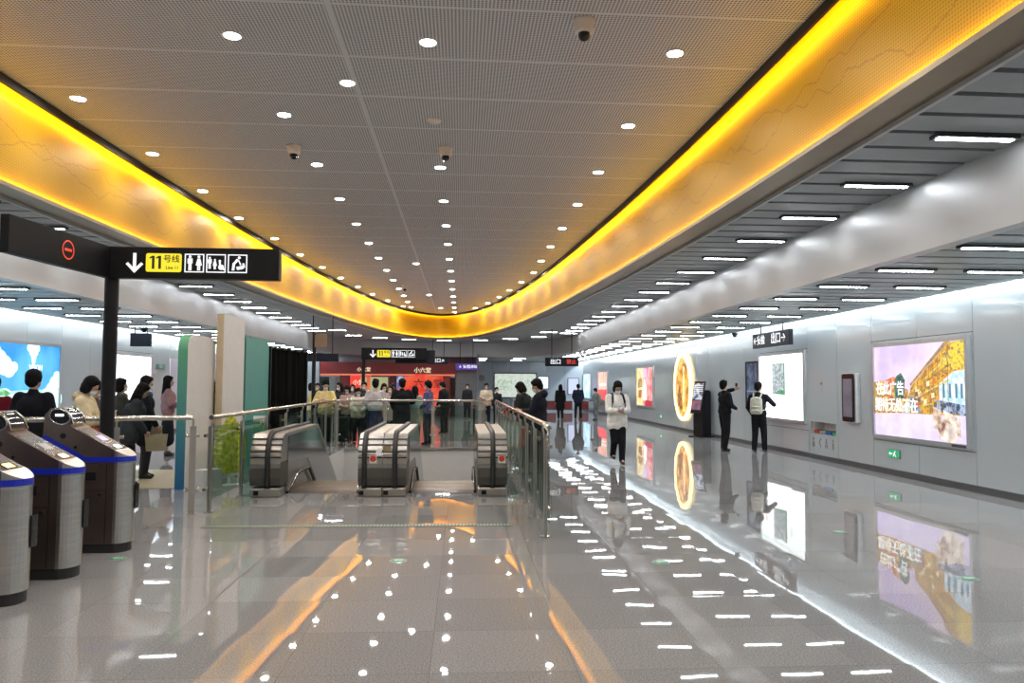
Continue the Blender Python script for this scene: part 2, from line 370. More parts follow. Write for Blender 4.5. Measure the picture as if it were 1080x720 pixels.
struct(mid.build('ceiling_middle_slats', slat_m)); struct(low.build('ceiling_low_slats', slat_t))
struct(lid1.build('ceiling_middle_plenum', plen)); struct(lid2.build('ceiling_low_plenum', plen))
bulk_m = mat('bulkhead_satin', (.56, .57, .58), .42, .45, .03, 1.5)
mb = MB(); band(bulk_curve, ZL-.03, ZM+.26, mb); b_out = offset(bulk_curve, .16); ribbon(bulk_curve, b_out, ZL-.03, ZL-.03, mb); band(b_out, ZL-.03, ZM+.26, mb)
struct(mb.build('wall_bulkhead', bulk_m))

# ------------------------------------------------------------------ walls with enamel panels
enam = mat('enamel_panel', (.50, .545, .565), .13, 0, .02, .6, spec=.7)
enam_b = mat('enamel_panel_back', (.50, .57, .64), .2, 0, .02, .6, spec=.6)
joint = mat('panel_joint', (.10, .10, .11), .6)
def panelled(name, xw, sgn, ys, rows, niche=None):
    mb = MB(); g = .006
    for a, b in zip(ys, ys[1:]):
        zs = rows(a, b)
        for z0, z1 in zip(zs, zs[1:]):
            if niche and abs(a-niche[0]) < .01 and z0 < niche[2] < z1:
                for q in ((a, b, z0, niche[2]), (a, b, niche[3], z1), (a, a+.1, niche[2], niche[3]), (b-.1, b, niche[2], niche[3])):
                    mb.box(min(xw, xw+sgn*.05), max(xw, xw+sgn*.05), q[0]+(g if q[0] == a else 0), q[1]-(g if q[1] == b else 0), q[2], q[3], enam)
                continue
            mb.box(min(xw, xw+sgn*.05), max(xw, xw+sgn*.05), a+g, b-g, z0+g, z1-g, enam)
    if niche:
        a, b, z0, z1 = niche
        for q in ((YF, a+.1, 0, 3.45), (b-.1, YB, 0, 3.45), (a+.1, b-.1, 0, z0), (a+.1, b-.1, z1, 3.45)): mb.quad((xw+sgn*.05, q[0], q[2]), (xw+sgn*.05, q[1], q[2]), (xw+sgn*.05, q[1], q[3]), (xw+sgn*.05, q[0], q[3]), joint)
        mb.box(xw+sgn*.32, xw+sgn*.34, a+.05, b-.05, z0-.05, z1+.05, white_p)
        mb.box(xw+.05, xw+.33, a+.05, b-.05, z1, z1+.02, white_p); mb.box(xw+.05, xw+.33, a+.05, b-.05, z0-.02, z0, white_p)
        mb.box(xw+.05, xw+.33, a+.08, a+.1, z0, z1, white_p); mb.box(xw+.05, xw+.33, b-.1, b-.08, z0, z1, white_p)
    else: mb.box(min(xw+sgn*.05, xw+sgn*.1), max(xw+sgn*.05, xw+sgn*.1), YF, YB, 0, 3.45, joint)
    return struct(mb.build(name))
ysr = [-5, -3.4, -1.9, -.4, 1.05, 2.5, 4.0, 5.45, 6.9, 8.4, 10.0, 11.45, 12.95, 14.43, 15.82, 17.2, 18.65, 20.15, 21.3, 22.7, 24.2, 25.6, 27, 28.4, 29.8, 31.2, 32.9, 34.6, 36.2, 37.7, 39.2, 40.7, 42.2, 43.9, 45.5, 47, 48.5, 50]
def rows_r(a, b):
    c = (a+b)/2
    if 11.4 < c < 14.5 or 17.2 < c < 20.2 or 31 < c < 34.7: return [.1, .62, 2.52, 3.42]
    return [.1, 3.42]
panelled('wall_right', XR, 1, ysr, rows_r, (15.82, 17.2, .57, .84))
ysl = [-5, -2, 1, 3, 5, 7, 9, 10.9, 12.8, 14.6, 16, 17.5, 18.98, 20.4, 21.6, 23, 24.35, 25.8, 27.2, 28.7, 30.2, 31.7, 33.2, 34.7, 36.2, 37.7, 40, 43, 46, 50]
panelled('wall_left', XL, -1, ysl, lambda a, b: [.1, .62, 2.55, 3.42] if 14.6 < (a+b)/2 < 19 or 21.6 < (a+b)/2 < 24.4 else [.1, 3.42])
bb = mat('skirting_dark', (.09, .09, .095), .4)
struct(MB().box(XR-.015, XR+.05, YF, YB, 0, .10).build('baseboard_right', bb)); struct(MB().box(XL-.05, XL+.015, YF, YB, 0, .10).build('baseboard_left', bb))
struct(MB().box(XL-.2, XR+.2, YF-.1, YF, 0, 5.2).build('wall_front', mat('plain_wall', (.5, .5, .5), .5)))
mb = MB()
for i in range(6): mb.box(.82+i*1.2, .82+(i+1)*1.2-.012, YB, YB+.1, .02, 3.42)
mb.box(8.0, XR+.2, YB, YB+.1, .02, 3.42)
struct(mb.build('wall_back', enam_b))
# wall-top cove lights (real strips in the gap between ceiling and wall)
for nm, x0, x1, lab in (('wall_light_strip', XR-.10, XR-.04, 'long white light line along the top of the right wall'), ('wall_light_strip', XL+.04, XL+.10, 'long white light line along the top of the left wall')):
    tag(MB().quad((x0, YF, ZL+.2), (x1, YF, ZL+.2), (x1, YB, ZL+.2), (x0, YB, ZL+.2)).build(nm, emat('cove_white', (.88, .95, 1), E_COVE)), lab, 'light strip', 'light lines above the side walls')
tag(MB().quad((.9, YB-.04, ZL+.2), (.9, YB-.10, ZL+.2), (XR-.2, YB-.10, ZL+.2), (XR-.2, YB-.04, ZL+.2)).build('wall_light_strip', MATS['cove_white']), 'white light line along the top of the far back wall', 'light strip')

# ------------------------------------------------------------------ downlights
lens_m = emat('downlight_lens', (1, .97, .92), E_DOWN); rim_m = mat('downlight_rim', (.8, .8, .78), .4)
def downlight():
    o = empty('downlight')
    n = 20; R_ = [(.076, -.006), (.078, -.012), (.098, -.010), (.098, .0)]
    MB().add([(r*math.cos(2*PI*k/n), r*math.sin(2*PI*k/n), z) for r, z in R_ for k in range(n)], [(i*n+k, i*n+(k+1) % n, (i+1)*n+(k+1) % n, (i+1)*n+k) for i in range(3) for k in range(n)]).build('trim_ring', rim_m, o)
    n = 20; MB().add([(.076*math.cos(2*PI*k/n), .076*math.sin(2*PI*k/n), -.006) for k in range(n)], [tuple(range(n))]).build('lens', lens_m, o)
    return o
proto = downlight(); first = True
def place_down(x, y, lab):
    global first
    o = proto if first else copy_tree(proto)
    first = False; o.location = (x, y, ZC); tag(o, lab, 'downlight', 'round downlights in the perforated ceiling')
cols = [(-4.55, 2.62, 'row along the left edge of the perforated ceiling'), (-2.24, 7.30-6.48, 'row between the ceiling seam and the left edge'),
        (-.36, 7.30-6.48, 'row just right of the long ceiling seam'), (2.12, 7.36-6.48, 'row along the right edge of the perforated ceiling')]
for x, y0, rn in cols:
    n = 0; y = y0
    while y < 35.6:
        h = hw(y)
        lim = h-.16-.13 if h else 0
        xx = x
        if abs(xx-CXV) > lim: xx = CXV+math.copysign(lim-.12, x-CXV) if lim > 1.2 and y < 33.5 else None
        if xx is not None and not (x == -.36 and abs(y-9.46) < .3):
            vis = in_view((xx, y, ZC))
            if vis: lab = f'{ORD[n]} downlight in the {rn}'; n += 1
            else: lab = f'downlight overhead out of view in the {rn}'
            place_down(xx, y, lab)
        y += 2.16
for i, (x, y) in enumerate([(-1.3, 8.38), (-1.3, 21.1), (-1.25, 28.5), (-.95, 33.4)]):
    place_down(x, y, f'{ORD[i]} downlight of the few set on the long ceiling seam')
# detector, cameras
dm = mat('dome_shell', (.85, .82, .76), .45)
def dome(x, y, z, lab, r=.09, cat='camera'):
    o = empty('dome_camera', (x, y, z))
    MB().lathe([(r*1.15, 0), (r*1.15, -.02), (r, -.03), (r*.98, -.09), (r*.8, -.12)], n=24).build('housing', dm, o)
    MB().lathe([(r*.62, -.12), (r*.6, -.15), (r*.4, -.18), (r*.1, -.19)], n=20).build('lens_dome', blackg, o)
    return tag(o, lab, cat)
def Zp(px, py, z):
    d = RM @ Vector(((px-540)/F, -(py-360)/F, -1)); t = (z-CZ)/d.z; return (d.x*t, d.y*t)
for px, py, lab in ((616, 22, 'white dome camera on the ceiling near the right edge, biggest of them'), (310, 154, 'small dome camera on the ceiling left of the long seam'),
                    (470, 156, 'small dome camera beside the centre row of downlights'), (427, 301, 'small dome camera far back on the ceiling left of the centre row'), (641, 300, 'x')):
    x, y = Zp(px, py, ZC)
    if lab != 'x': dome(x, y, ZC, lab)
x, y = Zp(458, 127, ZC)
tag(MB().lathe([(.07, -.03), (.09, -.01), (.09, 0)], n=20).build('smoke_detector', dm, loc=(x, y, ZC)), 'flat round smoke detector on the perforated ceiling without a light', 'smoke detector')
for px, py, lab in ((775, 351, 'black dome camera under the low ceiling near the right wall sign'), (152, 346, 'small dark dome camera under the low ceiling at the left')):
    x, y = Zp(px, py, ZL)
    o = empty('dome_camera', (x, y, ZL)); MB().lathe([(.09, 0), (.09, -.04), (.07, -.05)], n=20).build('housing', black, o)
    MB().lathe([(.07, -.05), (.065, -.09), (.03, -.12), (.005, -.125)], n=20).build('lens_dome', blackg, o); tag(o, lab, 'camera')
x, y = 5.06, 31.5
o = empty('bullet_camera', (x, y, ZL)); MB().tube([(0, 0, -.02), (0, 0, -.14)], .02).build('mount', white_p, o)
MB().tube([(.12, .1, -.15), (-.16, -.12, -.2)], .055, 12).build('housing', white_p, o); tag(o, 'white bullet camera under the low ceiling above the far right aisle', 'camera')

# ------------------------------------------------------------------ linear ceiling lights
lin_e = emat('linear_lens', (.93, .97, 1), E_LIN); lin_f = mat('linear_frame', (.05, .055, .06), .4)
def linear():
    o = empty('linear_light')
    MB().box(-.38, .38, -.06, .06, -.02, .035).build('housing', lin_f, o)
    MB().box(-.345, .345, -.028, .028, -.026, -.021).build('lens', lin_e, o)
    return o
lproto = linear(); lfirst = True
def place_lin(x, y, z, lab, group):
    global lfirst
    o = lproto if lfirst else copy_tree(lproto)
    lfirst = False; o.location = (x, y, z); tag(o, lab, 'ceiling light', group)
rows = [(4.50, ZM, 'middle slat ceiling beside the right bulkhead', 6.3, 33), (-6.02, ZM, 'middle slat ceiling beside the left bulkhead', 6.3, 33),
        (5.64, ZL, 'low right ceiling beside the bulkhead', 7.65, 48), (6.82, ZL, 'low right ceiling beside the wall', 9.25, 48),
        (-7.25, ZL, 'low left ceiling beside the bulkhead', 7.65, 48), (-8.35, ZL, 'low left ceiling beside the wall', 7.65, 48)]
for x, z, rn, y0, y1 in rows:
    y = y0-1.6*4; n = 0
    while y < y1:
        if in_view((x, y, z)): lab = f'{ORD[n]} bar light in the {rn}'; n += 1
        else: lab = f'bar light overhead out of view in the {rn}'
        place_lin(x, y, z-.012, lab, 'bar lights in the slat ceilings'); y += 1.6
n = 0
for x, y in ((-4.9, 34.6), (-3.9, 36.4), (-2.6, 37.4), (-.9, 38.2), (.9, 37.5), (2.3, 36.3), (3.5, 34.6), (3.6, 31.4), (-5.1, 31.4)):
    place_lin(x, y, ZM-.012, ('leftmost', 'second from left', 'third from left', 'fourth from left', 'middle', 'fourth from right', 'third from right', 'second from right', 'rightmost')[sorted([-5.1, -4.9, -3.9, -2.6, -.9, .9, 2.3, 3.5, 3.6]).index(x)]+' of the bar lights arching round the far end of the gold band', 'bar lights in the slat ceilings')
for j, yy in enumerate((43.2, 46.4)):
    for i, x in enumerate((-5.5, -3.3, -1.1, 1.1, 3.3)):
        place_lin(x, yy, ZL-.012, f'{("leftmost","second","middle","fourth","rightmost")[i]} bar light of the {("nearer","farther")[j]} row across the far low ceiling', 'bar lights in the slat ceilings')

# ------------------------------------------------------------------ escalators (each with its two balustrades)
step_m = mat('step_metal', (.13, .115, .10), .45, .6)
clad_m = mat('escalator_cladding', (.40, .375, .34), .3, .7, .06)
low_m = mat('escalator_shaded_cladding', (.10, .095, .085), .4, .5)
inner_m = mat('escalator_inner_panel', (.20, .21, .23), .10, 1., .05, 3)
sticker_r = mat('red_sticker', (.55, .04, .02), .4); sticker_w = mat('white_sticker', (.8, .8, .78), .4)
SL = math.tan(math.radians(30))
def side_poly():
    yc, zc, r = 11.62, .55, .36; p = []
    for k in range(0, 17):
        a = -PI/2-PI*k/16; p.append((yc+r*math.cos(a)*.9, zc+r*math.sin(a)))
    return p                      # from the bottom of the nose round to its top
def balustrade(parent, x0, x1, belts, inner_side):
    nose = side_poly(); YE, zt = 20.4, .91
    ye = YE; top = nose+[(14.2, zt), (ye, zt-(ye-14.2)*SL), (ye, -.35-(ye-13.2)*SL), (13.2, -.35), (11.75, -.35), (11.75, .19)]
    b = MB().prism(top, 'x', x0, x1, clad_m); b.build('balustrade_body', None, parent)
    MB().box(x0, x1, 11.30, 11.62, 0, .13, clad_m, .02).build('newel_foot', None, parent)
    # belly of the newel, its shadow put into the darker colour
    MB().prism([(11.33, .16), (11.285, .28), (11.285, .42), (11.31, .50), (11.8, .50), (11.8, .16)], 'x', x0-.003, x1+.003, low_m).build('newel_belly', None, parent)
    for k, z in enumerate((.58, .66, .745, .825)):
        yy = 11.62-.9*.36*math.cos(math.asin(max(-1, min(1, (z-.55)/.36))))
        MB().box(x0-.004, x1+.004, yy-.012, yy+.05, z, z+.022, chrome, .004).build('chrome_bar', None, parent)
        MB().box(x0-.002, x1+.002, yy-.004, yy+.05, z-.018, z-.002, black).build('dark_groove', None, parent)
    for bx in belts:              # rubber handrail belt wrapped on the newel and running down the incline
        path = [(bx, (min(y, 11.30) if z < .55 else y)-.028, z+(.02 if z > .55 else -.01)) for y, z in nose]+[(bx, 14.2, zt+.02), (bx, ye, zt+.02-(ye-14.2)*SL)]
        path = [(bx, 11.30, .14)]+path
        m = MB(); hw_ = .038
        V = []; Fc = []
        for i, p in enumerate(path):
            t = (Vector(path[min(i+1, len(path)-1)])-Vector(path[max(i-1, 0)])).normalized(); n = Vector((1, 0, 0)).cross(t)
            if n.length < .1: n = Vector((0, -1, 0))
            for dx, dn in ((-hw_, -.01), (-hw_*.8, .022), (hw_*.8, .022), (hw_, -.01)): V.append(Vector(p)+Vector((dx, 0, 0))-n*(-dn))
        for i in range(len(path)-1):
            for k in range(4): Fc.append((i*4+k, i*4+(k+1) % 4, (i+1)*4+(k+1) % 4, (i+1)*4+k))
        m.add(V, Fc, rubber, True); m.build('handrail', None, parent)
    # inner polished panel and skirt guard facing the steps
    xi = x1+.004 if inner_side > 0 else x0-.004
    MB().prism([(11.75, .45), (11.75, .86), (14.15, .86), (ye-.1, .86-(ye-14.3)*SL), (ye-.1, .38-(ye-13.3)*SL), (13.2, .40)], 'x', min(xi, xi+inner_side*.006), max(xi, xi+inner_side*.006), inner_m).build('inner_panel', None, parent)
    xg = xi+inner_side*.035
    MB().tube([(xg, 11.6, .03), (xg, 11.85, .08), (xg, 12.15, .20), (xg, 12.5, .24), (xg, 13.2, .22), (xg, 14.5, .22-1.3*SL)], .022, 8).build('skirt_guard', black, parent)
    MB().tube([(xg+inner_side*.014, 11.6, .055), (xg+inner_side*.014, 11.85, .105), (xg+inner_side*.014, 12.15, .225), (xg+inner_side*.014, 12.5, .265)], .01, 6).build('guard_strip', chrome, parent)
    MB().box((x0+x1)/2-.16 if len(belts) else x0, (x0+x1)/2-.09, 11.285, 11.30, .03, .09, black).build('sensor_window', None, parent)
def steps(parent, x0, x1):
    m = MB(); m.box(x0, x1, 11.70, 12.0, -.06, .006, steel)
    for i in range(14): m.box(x0+.01, x1-.01, 11.70+i*.021, 11.712+i*.021, .006, .009, steel_d)
    m.build('landing_plate', None, parent)
    m = MB(); yy, z = 12.0, 0.0
    n = int((x1-x0)/.03)
    for k in range(20):
        dz = 0 if k < 3 else min(1, (k-2)/3)*.4*SL
        z -= dz; m.box(x0, x1, yy, yy+.4, z-.25, z-.006, step_m)
        if k < 6:
            for i in range(n): m.box(x0+i*.03, x0+i*.03+.014, yy+.01, yy+.39, z-.006, z, steel_d)
        m.box(x0, x1, yy+.385, yy+.4, z-.004, z+.001, mat('step_edge_yellow', (.45, .36, .08), .5)); yy += .4
    m.build('steps', None, parent)
XS = [(-3.05, -2.62), (-1.5, -1.155), (-1.145, -.80), (.25, .68)]
e1 = empty('escalator', (0, 0, 0)); balustrade(e1, XS[0][0], XS[0][1], [-2.80], 1); balustrade(e1, XS[1][0], XS[1][1], [-1.41], -1); steps(e1, -2.60, -1.52)
tag(e1, 'left descending escalator with dark polished balustrade beside the left glass railing', 'escalator', 'escalators in the floor opening')
e2 = empty('escalator', (0, 0, 0)); balustrade(e2, XS[2][0], XS[2][1], [-.97], 1); balustrade(e2, XS[3][0], XS[3][1], [.47], -1); steps(e2, -.78, .23)
tag(e2, 'right descending escalator running down beside the right glass railing', 'escalator', 'escalators in the floor opening')
MB().prism([(11.249+.0, .60), (11.249, .70), (11.262, .70), (11.262, .60)], 'x', -1.24, -1.16, sticker_w).build('speaker_plate', None, e1)
def disc(name, x, y, z, r, m, parent, label=None):       # disc facing -y
    n = 24; o = MB().add([(x+r*math.cos(2*PI*k/n), y, z+r*math.sin(2*PI*k/n)) for k in range(n)]+[(x+r*math.cos(2*PI*k/n), y+.01, z+r*math.sin(2*PI*k/n)) for k in range(n)],
        [tuple(range(n)), tuple(range(n, 2*n))]+[(k, (k+1) % n, n+(k+1) % n, n+k) for k in range(n)], m).build(name, None, parent)
    if label: o['label'] = label
    return o
for par, x in ((e1, -1.285), (e2, .60)):
    MB().box(x-.055, x+.055, 11.286, 11.30, .49, .60, sticker_w).build('warning_plate', None, par)
    disc('warning_sign', x, 11.274, .555, .045, sticker_r, par, 'round red warning sticker')
MB().box(-1.14, -1.02, 11.275, 11.29, .655, .74, mat('brass_plate', (.42, .36, .22), .3, .8)).build('name_plate', None, e2)

# ------------------------------------------------------------------ glass railings
post_m = mat('post_steel', (.52, .51, .47), .3, .9, .05)
rail_m = mat('rail_steel', (.62, .58, .52), .2, 1, .04)
def railing(pts, spacing, label, side=1, rail_ext=0., RH=1.21):
    root = empty('glass_railing', (0, 0, 0)); tag(root, label, 'railing', 'glass railings round the escalator opening')
    for a, b in zip(pts, pts[1:]):
        A, B = Vector((*a, 0)), Vector((*b, 0)); L = (B-A).length; d = (B-A)/L; nrm = Vector((-d.y, d.x, 0))*side
        n = max(1, round(L/spacing)); R = Matrix((d, nrm, Vector((0, 0, 1)))).transposed()
        def W(p, o): return tuple(o+R @ Vector(p))
        for i in range(n+1):
            if i == 0 and a is not pts[0]: continue
            o = A+d*(L*i/n); m = MB()
            def bx(x0, x1, y0, y1, z0, z1, mm):
                k = len(m.v); m.box(x0, x1, y0, y1, z0, z1, mm); m.v[k:] = [W(p, o) for p in m.v[k:]]
            bx(-.038, .038, -.018, -.006, 0, 1.1, post_m); bx(-.038, .038, .006, .018, 0, 1.1, post_m)
            bx(-.05, .05, -.05, .05, 0, .012, post_m); bx(-.03, .03, -.012, .012, 1.02, 1.1, post_m)
            m.tube([W((0, 0, 1.08), o), W((0, -.03, 1.15), o), W((0, -.03, RH-.02), o)], .014, 8, post_m)
            po = m.build('post', None, root)
            for z in (.30, .98):
                q = MB(); k = 0; q.tube([W((-.085, .045, z), o), W((.085, .045, z), o)], .022, 8, rail_m); q.tube([W((0, 0, z), o), W((0, .05, z), o)], .015, 8, rail_m); q.build('glass_clamp', None, po)
            if i < n:
                o2 = A+d*(L*(i+1)/n); g = MB(); Lp = L/n
                c = [(.05, .04, .14), (Lp-.05, .04, .14), (Lp-.05, .04, 1.08), (.05, .04, 1.08), (.05, .052, .14), (Lp-.05, .052, .14), (Lp-.05, .052, 1.08), (.05, .052, 1.08)]
                g.add([W(p, o) for p in c], [(0, 1, 2, 3), (4, 5, 6, 7), (0, 1, 5, 4), (1, 2, 6, 5), (2, 3, 7, 6), (3, 0, 4, 7)], glass); g.build('glass_panel', None, root)
    P3 = []
    for i, p in enumerate(pts): P3.append(Vector((*p, RH)))
    if rail_ext:
        d = (P3[0]-P3[1]).normalized(); P3 = [P3[0]+d*rail_ext+Vector((0, 0, -.14)), P3[0]+d*rail_ext+Vector((0, 0, -.02))]+P3
    off = []
    for p in P3: off.append(p)
    MB().tube(off, .031, 14, rail_m).build('handrail', None, root)
    return root
railing([(.92, 8.3), (.92, 20.3)], 1.2, 'long glass railing with steel posts along the right side of the opening', -1, .3)
railing([(.62, 20.75), (.62, 27.5)], 1.1, 'farther glass railing continuing behind the opening towards the back', -1)
railing([(-3.27, 20.3), (.50, 20.3)], 1.25, 'glass railing across the far end of the opening before the crowd', 1)
railing([(-3.20, 10.0), (-3.27, 20.0)], 1.35, 'glass railing along the left side of the opening by the display boards', 1)
railing([(-5.75, 8.92), (-4.2, 9.60), (-3.40, 9.93)], 1.3, 'short glass railing running from the turnstiles to the near left corner post', 1)

# ------------------------------------------------------------------ turnstiles
blue_m = mat('blue_band', (.012, .025, .42), .3); lamp_a = emat('amber_lamp', (1, .62, .2), 3.0); lamp_w = emat('white_lamp', (.9, 1, .98), 3.0)
lamp_v = emat('violet_lamp', (.5, .4, .9), .8)
plinth_m = mat('plinth', (.02, .02, .02), .5)
def turnstile(amber, light, deck):
    root = empty('turnstile')
    D = .15                                              # half depth
    xR, xn, xL = 0.0, -.36, -1.5
    top = [(xR, .97), (xR-.16, 1.03), (xR-.42, 1.19), (-.56, 1.29)]
    # body with the sloping deck, blue band gap kept proud
    prof = [(-.13, .09), (-.13, .99), (-.42, 1.15), (-.555, 1.225), (-.585, 1.33), (-.66, 1.40), (-.745, 1.395), (-.80, 1.33), (-.81, 1.12), (-.95, 1.02), (xL+.1, 1.0), (xL+.1, .09)]
    MB().prism(prof, 'y', -D, D, steel_d).build('cabinet', None, root)
    # rounded end pillars
    def pillar(cx, sgn, z1, name):
        n = 14; poly = [(cx+sgn*.13*math.sin(PI*k/n), -D+2*D*k/n) for k in range(n+1)]
        poly = [(cx+sgn*.13*math.sin(PI*k/n), -D*math.cos(PI*k/n)) for k in range(n+1)]
        m = MB(); n2 = len(poly)
        V = [(x, y, .09) for x, y in poly]+[(x, y, z1-(x-cx)*sgn*.55+.0) for x, y in poly]
        m.add(V, [tuple(range(n2))[::-1], tuple(range(n2, 2*n2))]+[(i, (i+1) % n2, n2+(i+1) % n2, n2+i) for i in range(n2)], steel)
        return m.build(name, None, root)
    pillar(-.131, 1, .992, 'end_pillar'); pillar(xL+.101, -1, 1.0, 'rear_pillar')
    # base plinth
    n = 14; pl = [(-.131+.115*math.sin(PI*k/n), -(D-.012)*math.cos(PI*k/n)) for k in range(n+1)]+[(xL+.1-.115*math.sin(PI*k/n), (D-.012)*math.cos(PI*k/n)) for k in range(n+1)]
    MB().prism(pl, 'z', 0, .085, plinth_m).build('plinth', None, root)
    # blue band: round the pillar, along the side, up the slope
    m = MB(); e = .004
    bz = lambda x: .875 if x > -.40 else (.875+(-.40-x)*.55 if x > -.78 else 1.085)
    xs = [-.131, -.25, -.40, -.5, -.6, -.7, -.78, -.81]
    for sgn in (-1, 1):
        V = [(x, sgn*(D+e), bz(x)) for x in xs]+[(x, sgn*(D+e), bz(x)+.05) for x in xs]; k = len(xs)
        m.add(V, [(i, i+1, k+i+1, k+i) for i in range(k-1)], blue_m)
    arc = [(-.131+(.13+e)*math.sin(PI*k/14), -(D+e)*math.cos(PI*k/14)) for k in range(15)]
    m.add([(x, y, .875) for x, y in arc]+[(x, y, .925) for x, y in arc], [(i, i+1, 15+i+1, 15+i) for i in range(14)], blue_m)
    m.build('blue_band', None, root)
    m = MB(); m.add([(-.131+(.13+.006)*math.sin(PI*k/14), -(D+.006)*math.cos(PI*k/14), z) for z in (.862, .87) for k in range(15)], [(i, i+1, 15+i+1, 15+i) for i in range(14)], chrome)
    m.box(-1.4, -.131, -D-.006, -D, .862, .868, chrome); m.build('chrome_line', None, root)
    # panel joints on the side: seams, lock, dark window
    m = MB(); m.box(-.20, -.196, -D-.003, -D, .1, .86, black); m.box(-1.35, -.2, -D-.003, -D, .60, .604, black); m.build('panel_seam', None, root)
    MB().box(-.42, -.30, -D-.004, -D, .70, .78, blackg).build('service_window', None, root)
    MB().tube([(-.255, -D-.012, .56), (-.255, -D, .56)], .016, 12, chrome).build('lock', None, root)
    MB().tube([(-.62, -D-.006, 1.13), (-.62, -D, 1.13)], .028, 14, blackg).build('sensor_window', None, root)
    MB().tube([(-.50, -D-.006, 1.02), (-.50, -D, 1.02)], .014, 12, blackg).build('sensor_dot', None, root)
    # flap housing: black half disc at the pillar, facing the passage
    n = 16; V = [(-.07+.0, -D-.01, .0)]
    hs = [(.012-.085*math.sin(PI*k/n), .50+.0+.12*math.cos(PI*k/n)) for k in range(n+1)]
    o_ = MB().prism([(x, z+.02) for x, z in hs], 'y', .02, .10, blackg).build('flap_wing', None, root)
    # deck with lamps
    sl = math.atan2(.16, .29)
    def deck_quad(xa, xb, wy, m_, lift, nm):
        za = lambda x: .99+(-.13-x)*(.16/.29)
        return MB().add([(xa, -wy, za(xa)+lift), (xb, -wy, za(xb)+lift), (xb, wy, za(xb)+lift), (xa, wy, za(xa)+lift), (xa, -wy, za(xa)), (xb, -wy, za(xb)), (xb, wy, za(xb)), (xa, wy, za(xa))],
            [(0, 1, 2, 3), (0, 1, 5, 4), (1, 2, 6, 5), (2, 3, 7, 6), (3, 0, 4, 7)], m_).build(nm, None, root)
    deck_quad(-.13, -.50, .125, mat('deck_dark', (.05, .05, .055), .25), .004, 'deck')
    deck_quad(-.135, -.20, .07, blackg, .008, 'lamp_bezel')
    q = deck_quad(-.143, -.19, .05, {'amber': lamp_a, 'white': lamp_w, 'warm': emat('warm_lamp', (1, .85, .6), 3.0)}[light], .011, 'ready_lamp')
    deck_quad(-.28, -.36, .06, lamp_v if deck == 'violet' else mat('reader_grey', (.3, .3, .31), .3), .008, 'card_reader')
    # hump: bright steel rim, black face, white bar lamp facing the passenger
    face = [(-.548, 1.235), (-.577, 1.33), (-.648, 1.392), (-.735, 1.388)]
    m = MB(); w_ = .115
    V = [(x+.004, -w_*(1-.25*i/3), z+.004) for i, (x, z) in enumerate(face)]+[(x+.004, w_*(1-.25*i/3), z+.004) for i, (x, z) in enumerate(face)]
    m.add(V, [(i, i+1, 4+i+1, 4+i) for i in range(3)], blackg, True); m.build('display_face', None, root)
    m = MB(); m.tube([(x+.005, -w_*(1-.25*i/3)-.012, z+.005) for i, (x, z) in enumerate(face)]+[(face[3][0]+.005, w_*.75+.012, face[3][1]+.005)]+[(x+.005, w_*(1-.25*i/3)+.012, z+.005) for i, (x, z) in list(enumerate(face))[2::-1]], .009, 6, chrome); m.build('display_rim', None, root)
    MB().add([(-.590, -.05, 1.347), (-.590, .05, 1.347), (-.622, .05, 1.377), (-.622, -.05, 1.377)], [(0, 1, 2, 3)], emat('bar_lamp', (.85, 1, .97), 4)).build('status_lamp', None, root)
    # black visible side face of the hump (dark oval screen on the side)
    n = 22; m = MB(); cx, cz = -.655, 1.315
    pts = [(cx+.085*math.cos(2*PI*k/n)+.018*math.sin(2*PI*k/n)*-1, cz+.068*math.sin(2*PI*k/n)) for k in range(n)]
    m.prism(pts, 'y', -D-.006, -D+.01, blackg); m.build('side_screen', None, root)
    MB().box(cx-.04, cx+.035, -D-.009, -D-.005, cz+.005, cz+.025, MATS['bar_lamp']).build('side_lamp', None, root)
    m = MB(); m.tube([(p[0]*1.0, -D-.004, p[1]) for p in [(cx+(x-cx)*1.1, cz+(z-cz)*1.1) for x, z in pts]]+[(cx+(pts[0][0]-cx)*1.1, -D-.004, cz+(pts[0][1]-cz)*1.1)], .006, 5, chrome); m.build('screen_rim', None, root)
    return root
for (x, yc, li, dk, lab) in ((-3.255, 5.97+.06, 'amber', 'grey', 'steel turnstile with amber lamp at the left edge, nearest of the three'),
                      (-3.25, 6.72+.10, 'warm', 'grey', 'steel turnstile in the middle of the three, with a warm white lamp'),
                      (-3.24, 7.73+.10, 'white', 'violet', 'steel turnstile nearest the black sign pole, farthest of the three')):
    t = turnstile(0, li, dk); t.location = (x, yc, 0); tag(t, lab, 'turnstile', 'turnstiles at the left')

# ------------------------------------------------------------------ signs
sign_w = emat('sign_white', (.95, .97, 1), 1.1); sign_y = emat('sign_yellow', (1, .80, .02), .95); sign_r = emat('sign_red', (1, .06, .03), .8)
sign_bg = mat('sign_black', (.006, .006, .007), .5, spec=.15); sign_k = mat('sign_ink', (.01, .01, .01), .5); sign_n = mat('sign_navy', (.010, .012, .02), .45, spec=.2)
def flat(name, parent, polys, m, y=-.001, th=.003):
    mb = MB()
    for p in polys: mb.prism(p, 'y', y-th, y, m)
    return mb.build(name, None, parent)
def circ(cx, cz, r, n=14, sq=1.): return [(cx+r*math.cos(2*PI*k/n), cz+r*sq*math.sin(2*PI*k/n)) for k in range(n)]
def rrect(x0, x1, z0, z1, r, n=5):
    P_ = []
    for cx, cz, a0 in ((x1-r, z1-r, 0), (x0+r, z1-r, PI/2), (x0+r, z0+r, PI), (x1-r, z0+r, 3*PI/2)):
        for k in range(n+1): a = a0+PI/2*k/n; P_.append((cx+r*math.cos(a), cz+r*math.sin(a)))
    return P_
